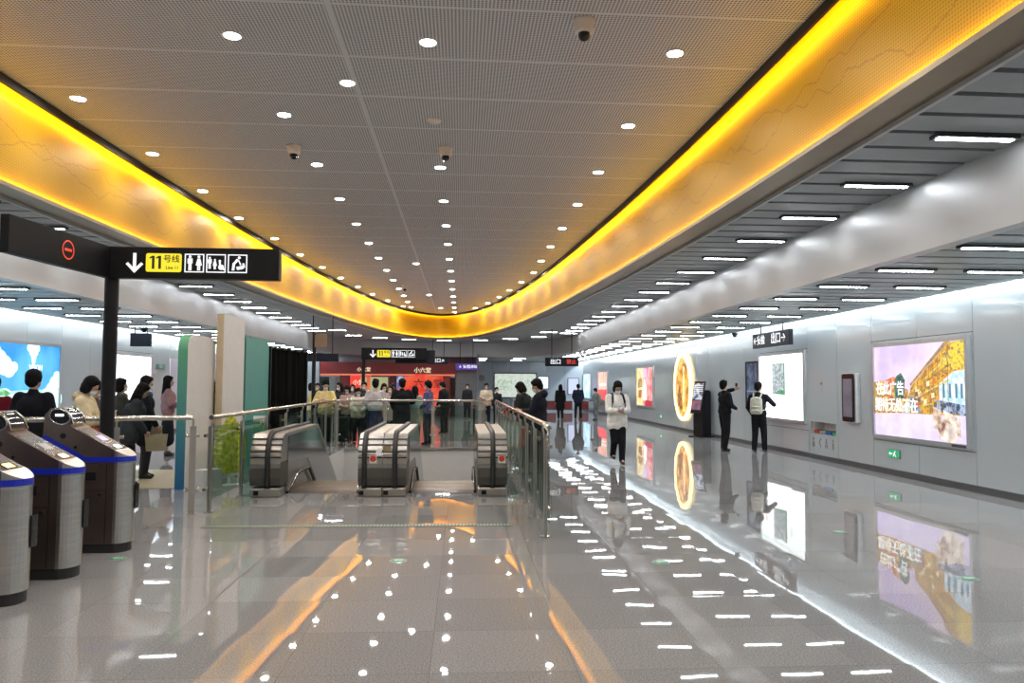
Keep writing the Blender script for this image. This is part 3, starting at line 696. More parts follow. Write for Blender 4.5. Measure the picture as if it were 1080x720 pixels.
def person_icon(cx, cz, h, skirt=False):
    P_ = [circ(cx, cz+h*.40, h*.085)]
    if skirt: P_ += [[(cx-h*.08, cz+h*.29), (cx+h*.08, cz+h*.29), (cx+h*.19, cz-h*.14), (cx-h*.19, cz-h*.14)]]
    else: P_ += [[(cx-h*.15, cz+h*.29), (cx+h*.15, cz+h*.29), (cx+h*.15, cz-.02*h), (cx-h*.15, cz-.02*h)]]
    P_ += [[(cx-h*.09, cz+.0*h), (cx-h*.012, cz+.0*h), (cx-h*.012, cz-h*.46), (cx-h*.09, cz-h*.46)], [(cx+h*.012, cz+.0*h), (cx+h*.09, cz+.0*h), (cx+h*.09, cz-h*.46), (cx+h*.012, cz-h*.46)]]
    return P_
def big_sign(name_label, loc, pole_h, wL, angL, scale=1., cat='sign', group='black direction signs on poles', left_ring=True, pole_r=.055):
    root = empty('direction_sign', loc); root.scale = (scale,)*3
    tag(root, name_label, cat, group)
    MB().tube([(0, .06, 0), (0, .06, pole_h)], pole_r, 16, black).build('pole', None, root)
    MB().lathe([(.16, 0), (.16, .015), (.07, .02)], 0, .06, 20, black).build('base', None, root)
    z0, z1 = pole_h-.37, pole_h; zc = (z0+z1)/2
    wr = empty('right_wing', (0, 0, 0)); wr.parent = root
    MB().box(-.06, 1.97, -.05, .09, z0, z1, sign_bg, .006).build('box', None, wr)
    f = -.052
    # arrow
    ax = .30
    flat('arrow', wr, [[(ax-.018, zc+.11), (ax+.018, zc+.11), (ax+.018, zc-.07), (ax-.018, zc-.07)], [(ax, zc-.125), (ax+.025, zc-.10), (ax-.075, zc+.0), (ax-.10, zc-.02)], [(ax, zc-.125), (ax-.025, zc-.10), (ax+.075, zc+.0), (ax+.10, zc-.02)]], sign_w, f)
    flat('line_plate', wr, [rrect(.43, .84, zc-.11, zc+.11, .025)], sign_y, f)
    for q_ in (.50, .575): flat('line_number', wr, [[(q_, zc-.075), (q_+.03, zc-.075), (q_+.03, zc+.08), (q_, zc+.08)], [(q_-.028, zc+.045), (q_, zc+.055), (q_, zc+.08), (q_-.028, zc+.06)]], sign_k, f-.004)
    text('line_name', '号线', .095, sign_k, wr, (.725, f-.008, zc+.04)); text('line_name', 'Line 11', .05, sign_k, wr, (.735, f-.008, zc-.06))
    for k, x in enumerate((.875, 1.125, 1.375)):
        x1_ = x+.225; a, b = zc-.11, zc+.11
        flat('icon_frame', wr, [[(x, a), (x1_, a), (x1_, a+.012), (x, a+.012)], [(x, b-.012), (x1_, b-.012), (x1_, b), (x, b)], [(x, a), (x+.012, a), (x+.012, b), (x, b)], [(x1_-.012, a), (x1_, a), (x1_, b), (x1_-.012, b)]], sign_w, f)
        c = x+.112
        if k == 0: P_ = person_icon(c-.05, zc, .19)+person_icon(c+.052, zc, .19, True)
        elif k == 1: P_ = person_icon(c-.072, zc+.005, .15)+person_icon(c-.012, zc-.01, .13, True)+[circ(c+.06, zc-.045, .032), circ(c+.045, zc+.03, .014), [(c+.035, zc+.02), (c+.055, zc+.02), (c+.058, zc-.03), (c+.038, zc-.03)], [(c+.04, zc-.02), (c+.085, zc-.02), (c+.10, zc-.075), (c+.085, zc-.08), (c+.07, zc-.035)]]
        else: P_ = [circ(c+.02, zc+.072, .017), [(c-.01, zc+.06), (c+.02, zc+.045), (c-.03, zc-.01), (c-.055, zc+.0)], [(c+.005, zc+.045), (c+.02, zc+.04), (c+.045, zc-.01), (c+.032, zc-.02)], [(c-.055, zc+.01), (c-.028, zc), (c-.035, zc-.08), (c-.065, zc-.08)], [(c-.015, zc-.04), (c+.085, zc-.015), (c+.09, zc-.035), (c+.07, zc-.06), (c+.0, zc-.075)], circ(c+.07, zc-.005, .013)]
        flat('pictogram', wr, P_, sign_w, f)
    wl = empty('left_wing', (0, 0, 0)); wl.parent = root; wl.rotation_euler[2] = angL
    MB().box(-wL, .02, -.02, .07, z0, z1, sign_bg, .006).build('box', None, wl)
    if left_ring:
        m = MB(); c = -wL*.48; n = 26
        V = []
        for r in (.105, .088): V += [(c+r*math.cos(2*PI*k/n), -.024, zc+r*math.sin(2*PI*k/n)) for k in range(n)]
        m.add(V, [(k, (k+1) % n, n+(k+1) % n, n+k) for k in range(n)], sign_r); m.box(c-.06, c+.06, -.026, -.022, zc-.015, zc+.015, sign_r); m.build('no_entry_ring', None, wl)
    return root
big_sign('large black pole sign by the turnstiles reading 11 with arrow and toilet icons', (-4.16, 9.2, 0), 3.25, 1.76, math.radians(84.4), pole_r=.078)
s2 = big_sign('smaller black sign on a pole in the distance reading 11, before the red shop', (-3.08, 24.0, 0), 2.78, .01, 0, .999, left_ring=False)
# dark wing of the far sign
MB().box(0, 1.25, -.05, .04, 2.30, 2.72, sign_n, .006).build('dark_wing', None, s2, loc=(.98, .2, 0))
# pole with a wooden board
r = empty('direction_sign', (-4.22, 22, 0)); tag(r, 'dark pole carrying a small brown board beside the black curtain', 'sign')
MB().tube([(0, 0, 0), (0, 0, 3.08)], .055, 14, black).build('pole', None, r); MB().box(-.02, .36, -.05, .02, 2.68, 3.05, mat('brown_board', (.20, .12, .07), .5), .006).build('board', None, r)
MB().lathe([(.16, 0), (.16, .015), (.07, .02)], 0, 0, 20, black).build('base', None, r)
def hanging_sign(x0, x1, y, z0, z1, texts, label, ceil_z, m=None, rz=0, th=.05, rods=True, group='hanging signs'):
    cx = (x0+x1)/2; r = empty('hanging_sign', (cx, y, 0), rz); tag(r, label, 'sign', group); W_ = (x1-x0)/2
    MB().box(-W_, W_, -th, th, z0, z1, m or sign_n, .006).build('box', None, r)
    for sx in (-.6, .6): MB().tube([(W_*sx, 0, z1-.01), (W_*sx, 0, ceil_z+.17)], .015, 8, black).build('hanger', None, r)
    for s_, sz, px, mm in texts: text('sign_text', s_, sz, mm, r, (px, -th-.004, (z0+z1)/2))
    return r
# sign along the right aisle, turned to face across and towards the viewer
hs = hanging_sign(-1.1, 1.1, 0, 2.60, 2.96, [('←安检', .25, -.66, sign_w), ('出口→', .29, .50, sign_w)], 'dark hanging sign with white characters above the white map light box', ZL)
hs.location = (7.57, 18.1, 0); hs.rotation_euler[2] = -PI/2
hanging_sign(3.3, 4.63, 30, 2.38, 2.72, [('出口', .22, -.25, sign_w), ('禁止', .2, .38, sign_r)], 'dark hanging sign with red right part over the far right passage', ZM)
hanging_sign(-1.63, -.70, 37.4, 2.61, 2.98, [('出口↗', .22, 0, sign_w)], 'small black hanging sign under the far end of the gold band', ZM)
hanging_sign(-5.05, -4.0, 25, 2.36, 2.62, [], 'dark blank hanging sign behind the brown board pole', ZM)
hanging_sign(-.32, .80, 39.7, 2.40, 2.72, [('↓ 安检', .2, -.1, sign_w), ('进站', .17, .38, sign_w)], 'purple hanging sign with white characters beside the red shop', ZM, emat('purple_sign', (.12, .05, .42), .6))
hanging_sign(-8.72, -8.2, 20.6, 2.6, 2.95, [], 'small dark hanging sign behind the green-edged display board', ZL)

# ------------------------------------------------------------------ things on the right and left wall
frame_m = mat('light_box_frame', (.55, .57, .58), .3, .6)
def wall_box(name, y0, y1, z0, z1, side, label, cat, depth=.06, fr=.07, frame=None, group=None):
    """empty at the wall; local x = along the wall as seen (left to right), local y = into the wall"""
    if side > 0: r = empty(name, (XR, (y0+y1)/2, 0), -PI/2)
    else: r = empty(name, (XL, (y0+y1)/2, 0), PI/2)
    tag(r, label, cat, group); W_ = (y1-y0)/2
    m = MB()
    for q in ((-W_, -W_+fr, z0, z1), (W_-fr, W_, z0, z1), (-W_+fr, W_-fr, z1-fr, z1), (-W_+fr, W_-fr, z0, z0+fr)): m.box(q[0], q[1], -depth, 0, q[2], q[3], frame or frame_m)
    m.build('frame', None, r)
    return r, W_-fr, z0+fr, z1-fr
def picture(parent, W_, z0, z1, layers, name='picture', y=-.03):
    """layers of polygons in unit coordinates, printed on one lit sheet"""
    m = MB(); H = z1-z0
    for k, (poly, mm) in enumerate(layers):
        m.add([(-W_+2*W_*u, y-.0002*k, z0+H*v) for u, v in poly], [tuple(range(len(poly)))], mm)
    return m.build(name, None, parent)
U = [(0, 0), (1, 0), (1, 1), (0, 1)]
E = E_BOX
# 1. landscape poster (street of yellow houses along a canal under a mauve sky)
r, W_, a, b = wall_box('light_box', 11.52, 14.36, .66, 2.47, 1, 'large lit poster of yellow waterside houses under a mauve sky on the right wall', 'light box')
L_ = [(U, emat('pr_mauve', (.62, .50, .86), E, (.86, .70, .82), 1.2)), ([(0, 0), (1, 0), (1, .28), (0, .24)], emat('pr_lav', (.70, .60, .92), E, (.80, .72, .95), 2)),
      ([(.0, .24), (.45, .27), (.45, .40), (.40, .52), (.25, .56), (.12, .62), (.0, .60)], emat('pr_roofs', (.28, .12, .05), E, (.75, .50, .12), 14)),
      ([(.10, .60), (.24, .66), (.34, .60), (.34, .56), (.10, .54)], emat('pr_red', (.45, .08, .05), E, (.8, .3, .1), 14)),
      ([(.42, .26), (1, .27), (1, 1), (.84, .99), (.44, .55), (.42, .45)], emat('pr_yellow', (.80, .42, .03), E, (.30, .17, .05), 12, (.45, .62), 6)),
      ([(.76, .88), (.90, .985), (1, 1), (1, .72), (.76, .72)], emat('pr_gold', (.9, .62, .05), E, (.30, .22, .1), 18, (.5, .6), 6)),
      ([(.44, .555), (.84, .99), (.86, 1), (.80, 1), (.43, .575)], emat('pr_eave', (.22, .16, .14), E, (.5, .3, .1), 12)),
      ([(.74, .30), (1, .30), (1, .72), (.88, .70), (.74, .58)], emat('pr_bluehouse', (.42, .68, .82), E, (.85, .9, .95), 8)),
      ([(.70, .30), (1, .27), (1, .37), (.70, .42)], emat('pr_dark', (.04, .07, .12), E, (.4, .5, .7), 14)),
      ([(.255, .42), (.36, .42), (.375, .62), (.33, .70), (.27, .66), (.25, .55)], emat('pr_tree', (.01, .05, .05), E, (.08, .20, .14), 16)),
      ([(.42, .45), (.52, .44), (.55, .27), (.44, .27)], emat('pr_canal', (.03, .07, .10), E, (.3, .35, .4), 10)),
      ([(.30, .30), (.42, .40), (.44, .30), (.40, .26)], emat('pr_path', (.45, .5, .42), E, (.7, .7, .6), 10)),
      ([(.48, .56), (.56, .50), (.58, .40), (.50, .42)], emat('pr_pinkhouse', (.85, .40, .22), E, (.9, .7, .3), 10))]
for k in range(1, 9):      # balconies, eaves and posts of the long house row
    t0, t1 = k/9, k/9+.018
    ya0, ya1 = .30+.25*t0, .30+.25*t1*1.0; yb0, yb1 = .30+.69*t0, .30+.69*t1
    L_.append(([(.45, .30+.26*t0), (.84 if k > 3 else .74, yb0), (.84 if k > 3 else .74, yb1+.01), (.45, .30+.26*t1)], emat('pr_beam%d' % (k % 3), [(.22, .11, .04), (.95, .75, .25), (.45, .10, .04)][k % 3], E, [(.45, .25, .08), (.6, .4, .1), (.85, .5, .1)][k % 3], 14)))
for k in range(9):
    x = .48+.035*k*(1+.03*k); h_ = (x-.44)/.4*.44
    L_.append(([(x, .30), (x+.006, .30), (x+.006, .54+h_), (x, .54+h_)], MATS['pr_beam0']))
for k in range(10):
    x, y_ = random.uniform(.48, .80), random.uniform(.32, .6); L_.append(([(x, y_), (x+.03, y_+.01), (x+.028, y_+.06), (x, y_+.05)], emat('pr_win%d' % (k % 3), [(.95, .85, .5), (.15, .12, .1), (.7, .15, .05)][k % 3], E)))
for k in range(12):
    x, y_ = random.uniform(.02, .26), random.uniform(.30, .56); L_.append(([(x, y_), (x+.025, y_), (x+.025, y_+.04), (x, y_+.04)], MATS['pr_win%d' % (k % 3)]))
for x in (.78, .84, .90, .95): L_.append(([(x, .44), (x+.02, .44), (x+.02, .58), (x, .58)], emat('pr_blwin', (.08, .2, .3), E)))
for (x, y_) in ((.69, .20), (.79, .17), (.87, .13), (.82, .05), (.74, .10)):
    L_.append(([(x-.01, y_-.07), (x+.075, y_-.09), (x+.07, y_+.11), (x-.01, y_+.15)], emat('pr_photo%d' % int(x*100), random.choice([(.4, .2, .08), (.55, .45, .4), (.25, .1, .06)]), E, (.9, .8, .7), 7, (.35, .65))))
picture(r, W_, a, b, L_)
pw_ = emat('print_white', (1, 1, 1), 1.5)
text('headline', '在此广告', .27, pw_, r, (-.80, -.05, a+.52*(b-a)), ext=.001, sx=.85); text('headline', '期待无处不在', .27, pw_, r, (-.62, -.05, a+.335*(b-a)), ext=.001, sx=.85)
MB().box(.98, 1.34, -.062, -.058, .672, .712, mat('frame_mark', (.05, .05, .06), .5)).build('maker_mark', None, r)
# 2. map light box
r, W_, a, b = wall_box('light_box', 17.28, 20.05, .76, 2.50, 1, 'large white lit board with a small street map behind the two men', 'light box')
ew = emat('print_paper', (.93, 1, 1), 2.0)
picture(r, W_, a, b, [(U, ew), ([(.30, .38), (.60, .37), (.60, .87), (.30, .87)], emat('print_map', (.26, .33, .36), 1.0, (.66, .76, .76), 16, (.38, .6), 8)),
      ([(.56, .38), (.60, .37), (.60, .87), (.565, .87), (.575, .6)], emat('print_park', (.06, .28, .13), .9, (.2, .5, .3), 18)), ([(.37, .38), (.60, .37), (.60, .43), (.52, .45), (.42, .43)], MATS['print_park']),
      ([(.0, .93), (.7, .93), (.7, .945), (.0, .945)], emat('print_teal', (.45, .95, .85), 1.2)),
      ([(.3, .885), (.38, .885), (.38, .90), (.3, .90)], emat('print_grey', (.2, .25, .25), 1))])
text('notice_text', '你\n在\n此', .13, emat('print_redtext', (.95, .45, .42), 1.3), r, (-.95, -.045, 1.75), ext=.001); text('notice_text', '出\n口', .11, emat('print_bluegrey', (.55, .65, .75), 1.2), r, (.55, -.045, 1.9), ext=.001)
# 3. dark narrow board left of it
r, W_, a, b = wall_box('notice_board', 20.10, 21.0, 1.0, 2.32, 1, 'narrow dark screen on the wall just left of the white map board', 'screen', .05, .05, black)
picture(r, W_, a, b, [(U, emat('scr_dark', (.03, .045, .09), .6, (.15, .22, .34), 3)), ([(0, .35), (1, .35), (1, .38), (0, .38)], emat('scr_line', (.3, .4, .5), .6))], 'screen')
# 4. vertical black screen with white case
r = empty('wall_screen', (XR, 15.15, 0), -PI/2); tag(r, 'tall narrow black touch screen in a silver case between the two big lit boards', 'screen')
MB().prism(rrect(-.27, .27, .90, 1.92, .03), 'y', -.10, 0, mat('silver_case', (.72, .73, .74), .3, .3)).build('case', None, r)
MB().prism(rrect(-.235, .225, .92, 1.90, .05), 'y', -.13, -.10, blackg).build('bezel', None, r)
MB().box(-.185, .175, -.134, -.13, 1.02, 1.80, emat('scr_greyviolet', (.09, .085, .11), .9, (.13, .12, .15), 3)).build('screen', None, r)
# 5. niche contents and icons
cols_ = [('red', (.5, .05, .03)), ('blue', (.03, .15, .45)), ('green', (.03, .35, .12)), ('grey', (.35, .36, .37))]
for i, (cn, cc) in enumerate([cols_[0], cols_[3], cols_[1], cols_[2]]):
    y = 17.02-i*.30
    r = empty('recycling_slot', (XR+.17, y-.02, .572)); tag(r, f'small {cn} bin lid standing in the wall niche under the notice', 'bin', 'bins in the wall niche')
    MB().box(-.10, .10, -.13, .13, 0, .07, mat('bin_'+cn, cc, .4), .01).build('body', None, r); MB().box(-.04, .04, -.08, .08, .07, .078, black).build('opening', None, r)
r = empty('bin_icons', (XR, 16.5, 0), -PI/2); tag(r, 'four small grey recycling pictograms printed on the panel below the wall niche', 'pictogram')
ik = [[(-.05, 0), (.05, 0), (.04, .10), (-.04, .10)], [(-.03, .12), (.03, .12), (.03, .17), (-.03, .17)]]
for k, x in enumerate((-.47, -.16, .14, .44)):
    pol = {0: [ik[0], ik[1]], 1: [[(-.05, .08), (.04, 0), (.055, .02), (-.02, .09)], [(-.05, .08), (-.02, .08), (.05, .16), (.03, .18)]], 2: [[(-.06, 0), (-.04, 0), (.0, .15), (-.01, .17)], [(.06, 0), (.04, 0), (-.01, .15), (.01, .17)], [(-.04, .03), (.04, .03), (.04, .05), (-.04, .05)]], 3: [circ(0, .15, .025), [(-.03, .11), (.03, .11), (.02, -.0), (-.02, -.0)]]}[k]
    flat('icon', r, [[(x+px*1.2, .27+pz*1.25) for px, pz in p] for p in pol], mat('icon_ink', (.22, .2, .2), .5), -.001)
r = empty('wall_notice', (XR, 16.55, 0), -PI/2); tag(r, 'tiny red and grey vertical sticker on the panel above the wall niche', 'sticker')
MB().box(-.04, .04, -.004, 0, 1.45, 1.80, mat('sticker_grey', (.42, .40, .42), .5)).build('sheet', None, r); text('sticker_text', '小心', .06, mat('sticker_red', (.5, .05, .05), .5), r, (0, -.006, 1.7)); 
# 6. exit signs low on the walls
ex_g = emat('exit_green', (.01, .42, .16), .9)
def exit_sign(y, label, z=.40, side=1, s=1):
    r = empty('exit_sign', (XR if side > 0 else XL, y, 0), -PI/2*side); tag(r, label, 'exit sign', 'green exit signs low on the walls')
    MB().box(-.19*s, .19*s, -.03, 0, z-.08*s, z+.08*s, mat('exit_case', (.3, .33, .32), .4), .004).build('case', None, r)
    MB().box(-.18*s, .18*s, -.032, -.03, z-.07*s, z+.07*s, ex_g).build('panel', None, r)
    flat('running_figure', r, [circ(.06, z+.045, .012), [(.02, z+.03), (.06, z+.03), (.05, z-.01), (.02, z-.01)], [(.02, z-.0), (.04, z-.0), (.01, z-.05), (-.01, z-.05)], [(.04, z), (.055, z), (.09, z-.05), (.07, z-.05)], [(-.14, z), (-.10, z+.03), (-.10, z+.01), (-.03, z+.01), (-.03, z-.01), (-.10, z-.01), (-.10, z-.03)]], sign_w, -.033)
exit_sign(13.7, 'green exit sign low on the right wall below the landscape poster'); exit_sign(30.2, 'small green exit sign low on the right wall left of the glowing disc')
exit_sign(20.4, 'small green exit sign low on the wall between the two men standing', .5)
# 7. round glowing artwork
r = empty('round_light_box', (XR, 27.1, 0), -PI/2); tag(r, 'big round glowing artwork with a bright yellow rim on the right wall', 'light box')
cz, n = 1.59, 56
def ringpoly(r0, r1, y0, mm, nm, th=.05, off=0):
    V = [(r_*math.cos(2*PI*k/n)+off, y_, cz+r_*1.2/1.02*math.sin(2*PI*k/n)) for (r_, y_) in ((r0, y0), (r1, y0), (r1, y0+th), (r0, y0+th)) for k in range(n)]
    return MB().add(V, [(j*n+k, j*n+(k+1) % n, ((j+1) % 4)*n+(k+1) % n, ((j+1) % 4)*n+k) for j in range(4) for k in range(n)], mm).build(nm, None, r)
ringpoly(.93, 1.03, -.10, emat('ring_glow', (1, .74, .30), 3.2), 'glowing_rim', .09)
V = [(.93*math.cos(2*PI*k/n), -.05, cz+.93*1.18*math.sin(2*PI*k/n)) for k in range(n)]
MB().add(V, [tuple(range(n))], emat('ring_art', (.30, .10, .02), 1.3, (.95, .45, .08), 3.2, (.42, .6), 5)).build('artwork', None, r)
MB().prism([(.1, .75), (.22, .7), (.25, 1.3), (.2, 2.3), (.12, 2.35), (.05, 1.4)], 'y', -.075, -.05, emat('art_bright', (1, .72, .3), 1.6, (.9, .4, .1), 6)).build('bright_relief', None, r)
MB().prism([(-.55, .9), (-.1, .75), (-.15, 1.2), (-.4, 1.6), (-.6, 1.3)], 'y', -.07, -.05, emat('art_dark', (.15, .05, .03), 1, (.5, .2, .05), 6)).build('dark_relief', None, r)
# 8. posters further along
r, W_, a, b = wall_box('light_box', 31.4, 34.5, .68, 2.48, 1, 'lit poster in yellow, white and red right of the person in the white jacket', 'light box')
picture(r, W_, a, b, [(U, emat('p8a', (.75, .12, .12), E, (.9, .45, .45), 3)), ([(0, 0), (.42, 0), (.42, 1), (0, 1)], emat('p8b', (.85, .55, .1), E, (.9, .8, .5), 3)), ([(.08, .45), (.36, .5), (.34, .75), (.1, .7)], emat('p8c', (.25, .12, .05), E, (.5, .3, .1), 5)),
      ([(.1, .2), (.3, .2), (.34, .42), (.12, .4)], emat('p8d', (.4, .12, .03), E)), ([(.44, .15), (.62, .12), (.6, .5), (.5, .72), (.44, .5)], emat('p8e', (1, .95, .95), E*1.5)), ([(.40, .75), (.62, .75), (.62, .98), (.40, .98)], emat('p8f', (.7, .5, .9), E)), ([(.5, .0), (.95, .0), (.95, .14), (.55, .16)], emat('p8g', (.45, .02, .05), E))])
r, W_, a, b = wall_box('light_box', 41.5, 44.4, .75, 2.45, 1, 'red and orange lit poster seen narrow behind the person in the white jacket', 'light box')
picture(r, W_, a, b, [(U, emat('p9a', (.95, .35, .22), E, (1, .6, .5), 2)), ([(0, 0), (1, 0), (1, .38), (0, .35)], emat('p9b', (.85, .03, .03), E)), ([(.1, .5), (.9, .5), (.9, .58), (.1, .58)], emat('p9c', (1, .8, .75), E))])
r, W_, a, b = wall_box('light_box', 46.9, 49.8, .75, 2.40, 1, 'pale blue lit poster at the far end of the right wall', 'light box')
picture(r, W_, a, b, [(U, emat('p10', (.30, .62, .95), E, (.75, .92, 1), 1.5))])
# map board and screen on the back wall, seen over the crowd
def back_box(x0, x1, z0, z1, label, lay, fr=.07, fm=None, y=YB, cat='notice board', nm='notice_board'):
    r = empty(nm, ((x0+x1)/2, y, 0)); tag(r, label, cat); W_ = (x1-x0)/2; m = MB()
    for q in ((-W_, -W_+fr, z0, z1), (W_-fr, W_, z0, z1), (-W_+fr, W_-fr, z1-fr, z1), (-W_+fr, W_-fr, z0, z0+fr)): m.box(q[0], q[1], -.06, 0, q[2], q[3], fm or mat('board_frame', (.10, .11, .11), .4))
    m.build('frame', None, r); picture(r, W_-fr, z0+fr, z1-fr, lay, 'picture', -.03); return r
back_box(2.1, 4.95, .75, 2.42, 'wide framed pale green transit map on the back wall', [(U, emat('map_pale', (.50, .56, .47), 1., (.58, .64, .58), 4)), ([(.05, .3), (.42, .3), (.42, .75), (.05, .75)], emat('map_g1', (.30, .42, .30), 1., (.6, .66, .6), 9)), ([(.48, .35), (.95, .35), (.95, .8), (.48, .8)], emat('map_g2', (.36, .46, .38), 1., (.62, .68, .62), 9))])
back_box(5.0, 5.75, 1.35, 2.20, 'small bright screen on the back wall right of the map', [(U, emat('scr_white', (.85, .95, 1), 1.3))], .05, mat('scr_blueframe', (.08, .14, .28), .4), cat='screen', nm='wall_screen')
back_box(7.0, 7.75, 1.0, 2.1, 'pale violet screen on the back wall beside the blue poster', [(U, emat('scr_violet', (.60, .66, .92), 1.))], .04, cat='screen', nm='wall_screen')
x0 = 1.2
tag(MB().tube([(1.3, YB-.03, 2.05), (1.3, YB, 2.05)], .22, 20, mat('disc_tan', (.42, .34, .30), .5)).build('wall_plaque'), 'small round tan plaque on the back wall left of the map', 'plaque')
# left wall boxes
r, W_, a, b = wall_box('light_box', 14.5, 18.90, .70, 2.55, -1, 'large lit blue sky poster on the left wall behind the man in black', 'light box')
cl = emat('p_cloud', (.80, .97, .98), 1.4, (.6, .9, .98), 2)
picture(r, W_, a, b, [(U, emat('p_sky', (.02, .30, .80), 1.15, (.12, .55, .95), .6)), ([(0, 0), (1, 0), (1, .42), (.0, .38)], emat('p_haze', (.25, .72, .92), 1.2, (.55, .93, .95), .9)),
      *[(circ(u_, v_, q_*.6, 20, 1.9), cl) for u_, v_, q_ in ((.36,.93,.10),(.40,.86,.11),(.44,.78,.12),(.49,.72,.11),(.53,.67,.09),(.57,.70,.06),(.71,.96,.05),(.74,.96,.05),(.77,.96,.05),(.73,.90,.045),(.76,.90,.04),(.745,.84,.04),(.745,.79,.032),(.745,.74,.022),(.96,.50,.09),(.93,.40,.10),(.98,.60,.06),(.88,.32,.10),(.83,.24,.09),(.97,.28,.12),(.5,.30,.12),(.42,.33,.10),(.60,.26,.10),(.70,.20,.09))],
      ([(.38, .36), (.44, .44), (.50, .42), (.56, .37), (.52, .34)], emat('p_bush', (.08, .38, .12), 1.2, (.4, .75, .45), 5)), ([(.84, .02), (1, .02), (1, .12), (.84, .12)], emat('p_deep', (.03, .25, .75), 1.2))])
text('headline', 'VISION', .17, pw_, r, (1.12, -.045, 1.97), ext=.001)
r, W_, a, b = wall_box('light_box', 21.6, 24.25, .70, 2.50, -1, 'white lit notice box with pale red characters on the left wall behind the pole', 'light box')
picture(r, W_, a, b, [(U, emat('p_white', (1, .98, .98), 1.9))]); text('notice_text', '公益广告', .3, emat('p_pink', (1, .55, .55), 1.4), r, (.45, -.045, 1.98), ext=.001); text('notice_text', '招租', .26, emat('p_grey', (.72, .68, .68), 1.3), r, (.5, -.045, 1.55), ext=.001)
MB().box(-.72, -.5, -.048, -.04, 1.5, 1.72, emat('p_seal', (.55, .25, .25), 1)).build('seal', None, r)
r = empty('wall_notice', (XL, 25.0, 0), PI/2); tag(r, 'small green strip sign on the left wall right of the white notice box', 'sign')
MB().box(-.33, .33, -.03, 0, 2.08, 2.24, mat('green_strip', (.10, .24, .20), .4)).build('panel', None, r); text('sign_text', '出口', .13, mat('strip_text', (.5, .6, .55), .5), r, (0, -.033, 2.16))
r = empty('wall_notice', (XL, 26.7, 0), PI/2); tag(r, 'white information panel with a small red and black mark on the left wall', 'notice')
MB().box(-.9, .9, -.03, 0, .9, 2.45, mat('notice_lilac', (.60, .58, .68), .4)).build('panel', None, r); MB().box(-.2, .1, -.035, -.03, 2.1, 2.3, mat('notice_dark', (.12, .02, .03), .5)).build('emblem', None, r)
# floor evacuation markers
for i, (px, py, lab) in enumerate(((420, 591, 'green round floor marker in the middle before the escalators'), (124, 589, 'green round floor marker beside the farthest turnstile'), (697, 593, 'green round floor marker in the right aisle, left of the others there'), (886, 561, 'green round floor marker in the right aisle farthest from the viewer'), (1022, 610, 'green round floor marker near the right edge of the picture'))):
    x, y = Zp(px, py, 0); r = empty('floor_marker', (x, y, 0)); tag(r, lab, 'floor marker', 'green round floor markers')
    MB().lathe([(.085, 0), (.085, .003), (.075, .004)], n=24, m=mat('marker_rim', (.35, .36, .35), .3, .5)).build('rim', None, r)
    MB().lathe([(.07, .0045), (.068, .006)], n=24, m=mat('marker_green', (.03, .28, .14), .3)).build('plate', None, r)
    MB().prism([(-.05, 0), (-.01, .04), (-.01, .015), (.05, .015), (.05, -.015), (-.01, -.015), (-.01, -.04)], 'z', .0062, .0075, mat('marker_arrow', (.6, .75, .6), .4)).build('arrow', None, r)
# ------------------------------------------------------------------ kiosk by the wall
r = empty('information_kiosk', (7.66, 24.0, 0), math.radians(-72)); tag(r, 'black freestanding information kiosk with tilted screen by the glowing disc', 'kiosk')
MB().prism([(-.10, 0), (.22, 0), (.22, 1.45), (.14, 1.50), (.06, 1.50), (-.02, 1.25), (-.10, .95)], 'x', -.25, .25, black).build('body', None, r)
MB().box(-.32, .32, -.25, .35, 0, .03, black, .006).build('base', None, r)
q = MB().box(-.28, .28, -.045, 0, 0, 1.05, blackg, .01).build('screen_housing', None, r, (0, -.16, .74)); q.rotation_euler[0] = math.radians(-10)
q2 = MB().box(-.24, .24, -.05, -.046, .45, .98, emat('kiosk_scr', (.05, .08, .16), 1, (.5, .55, .65), 5, (.5, .56))).build('screen', None, q)
MB().box(-.24, .24, -.05, -.046, .12, .42, emat('kiosk_scr2', (.10, .10, .22), .7, (.45, .12, .15), 5)).build('lower_screen', None, q)
for k in range(4): MB().box(-.24, .24, -.054, -.050, .90-k*.06, .925-k*.06, emat('kiosk_white', (.8, .82, .85), 1)).build('menu_line', None, q)

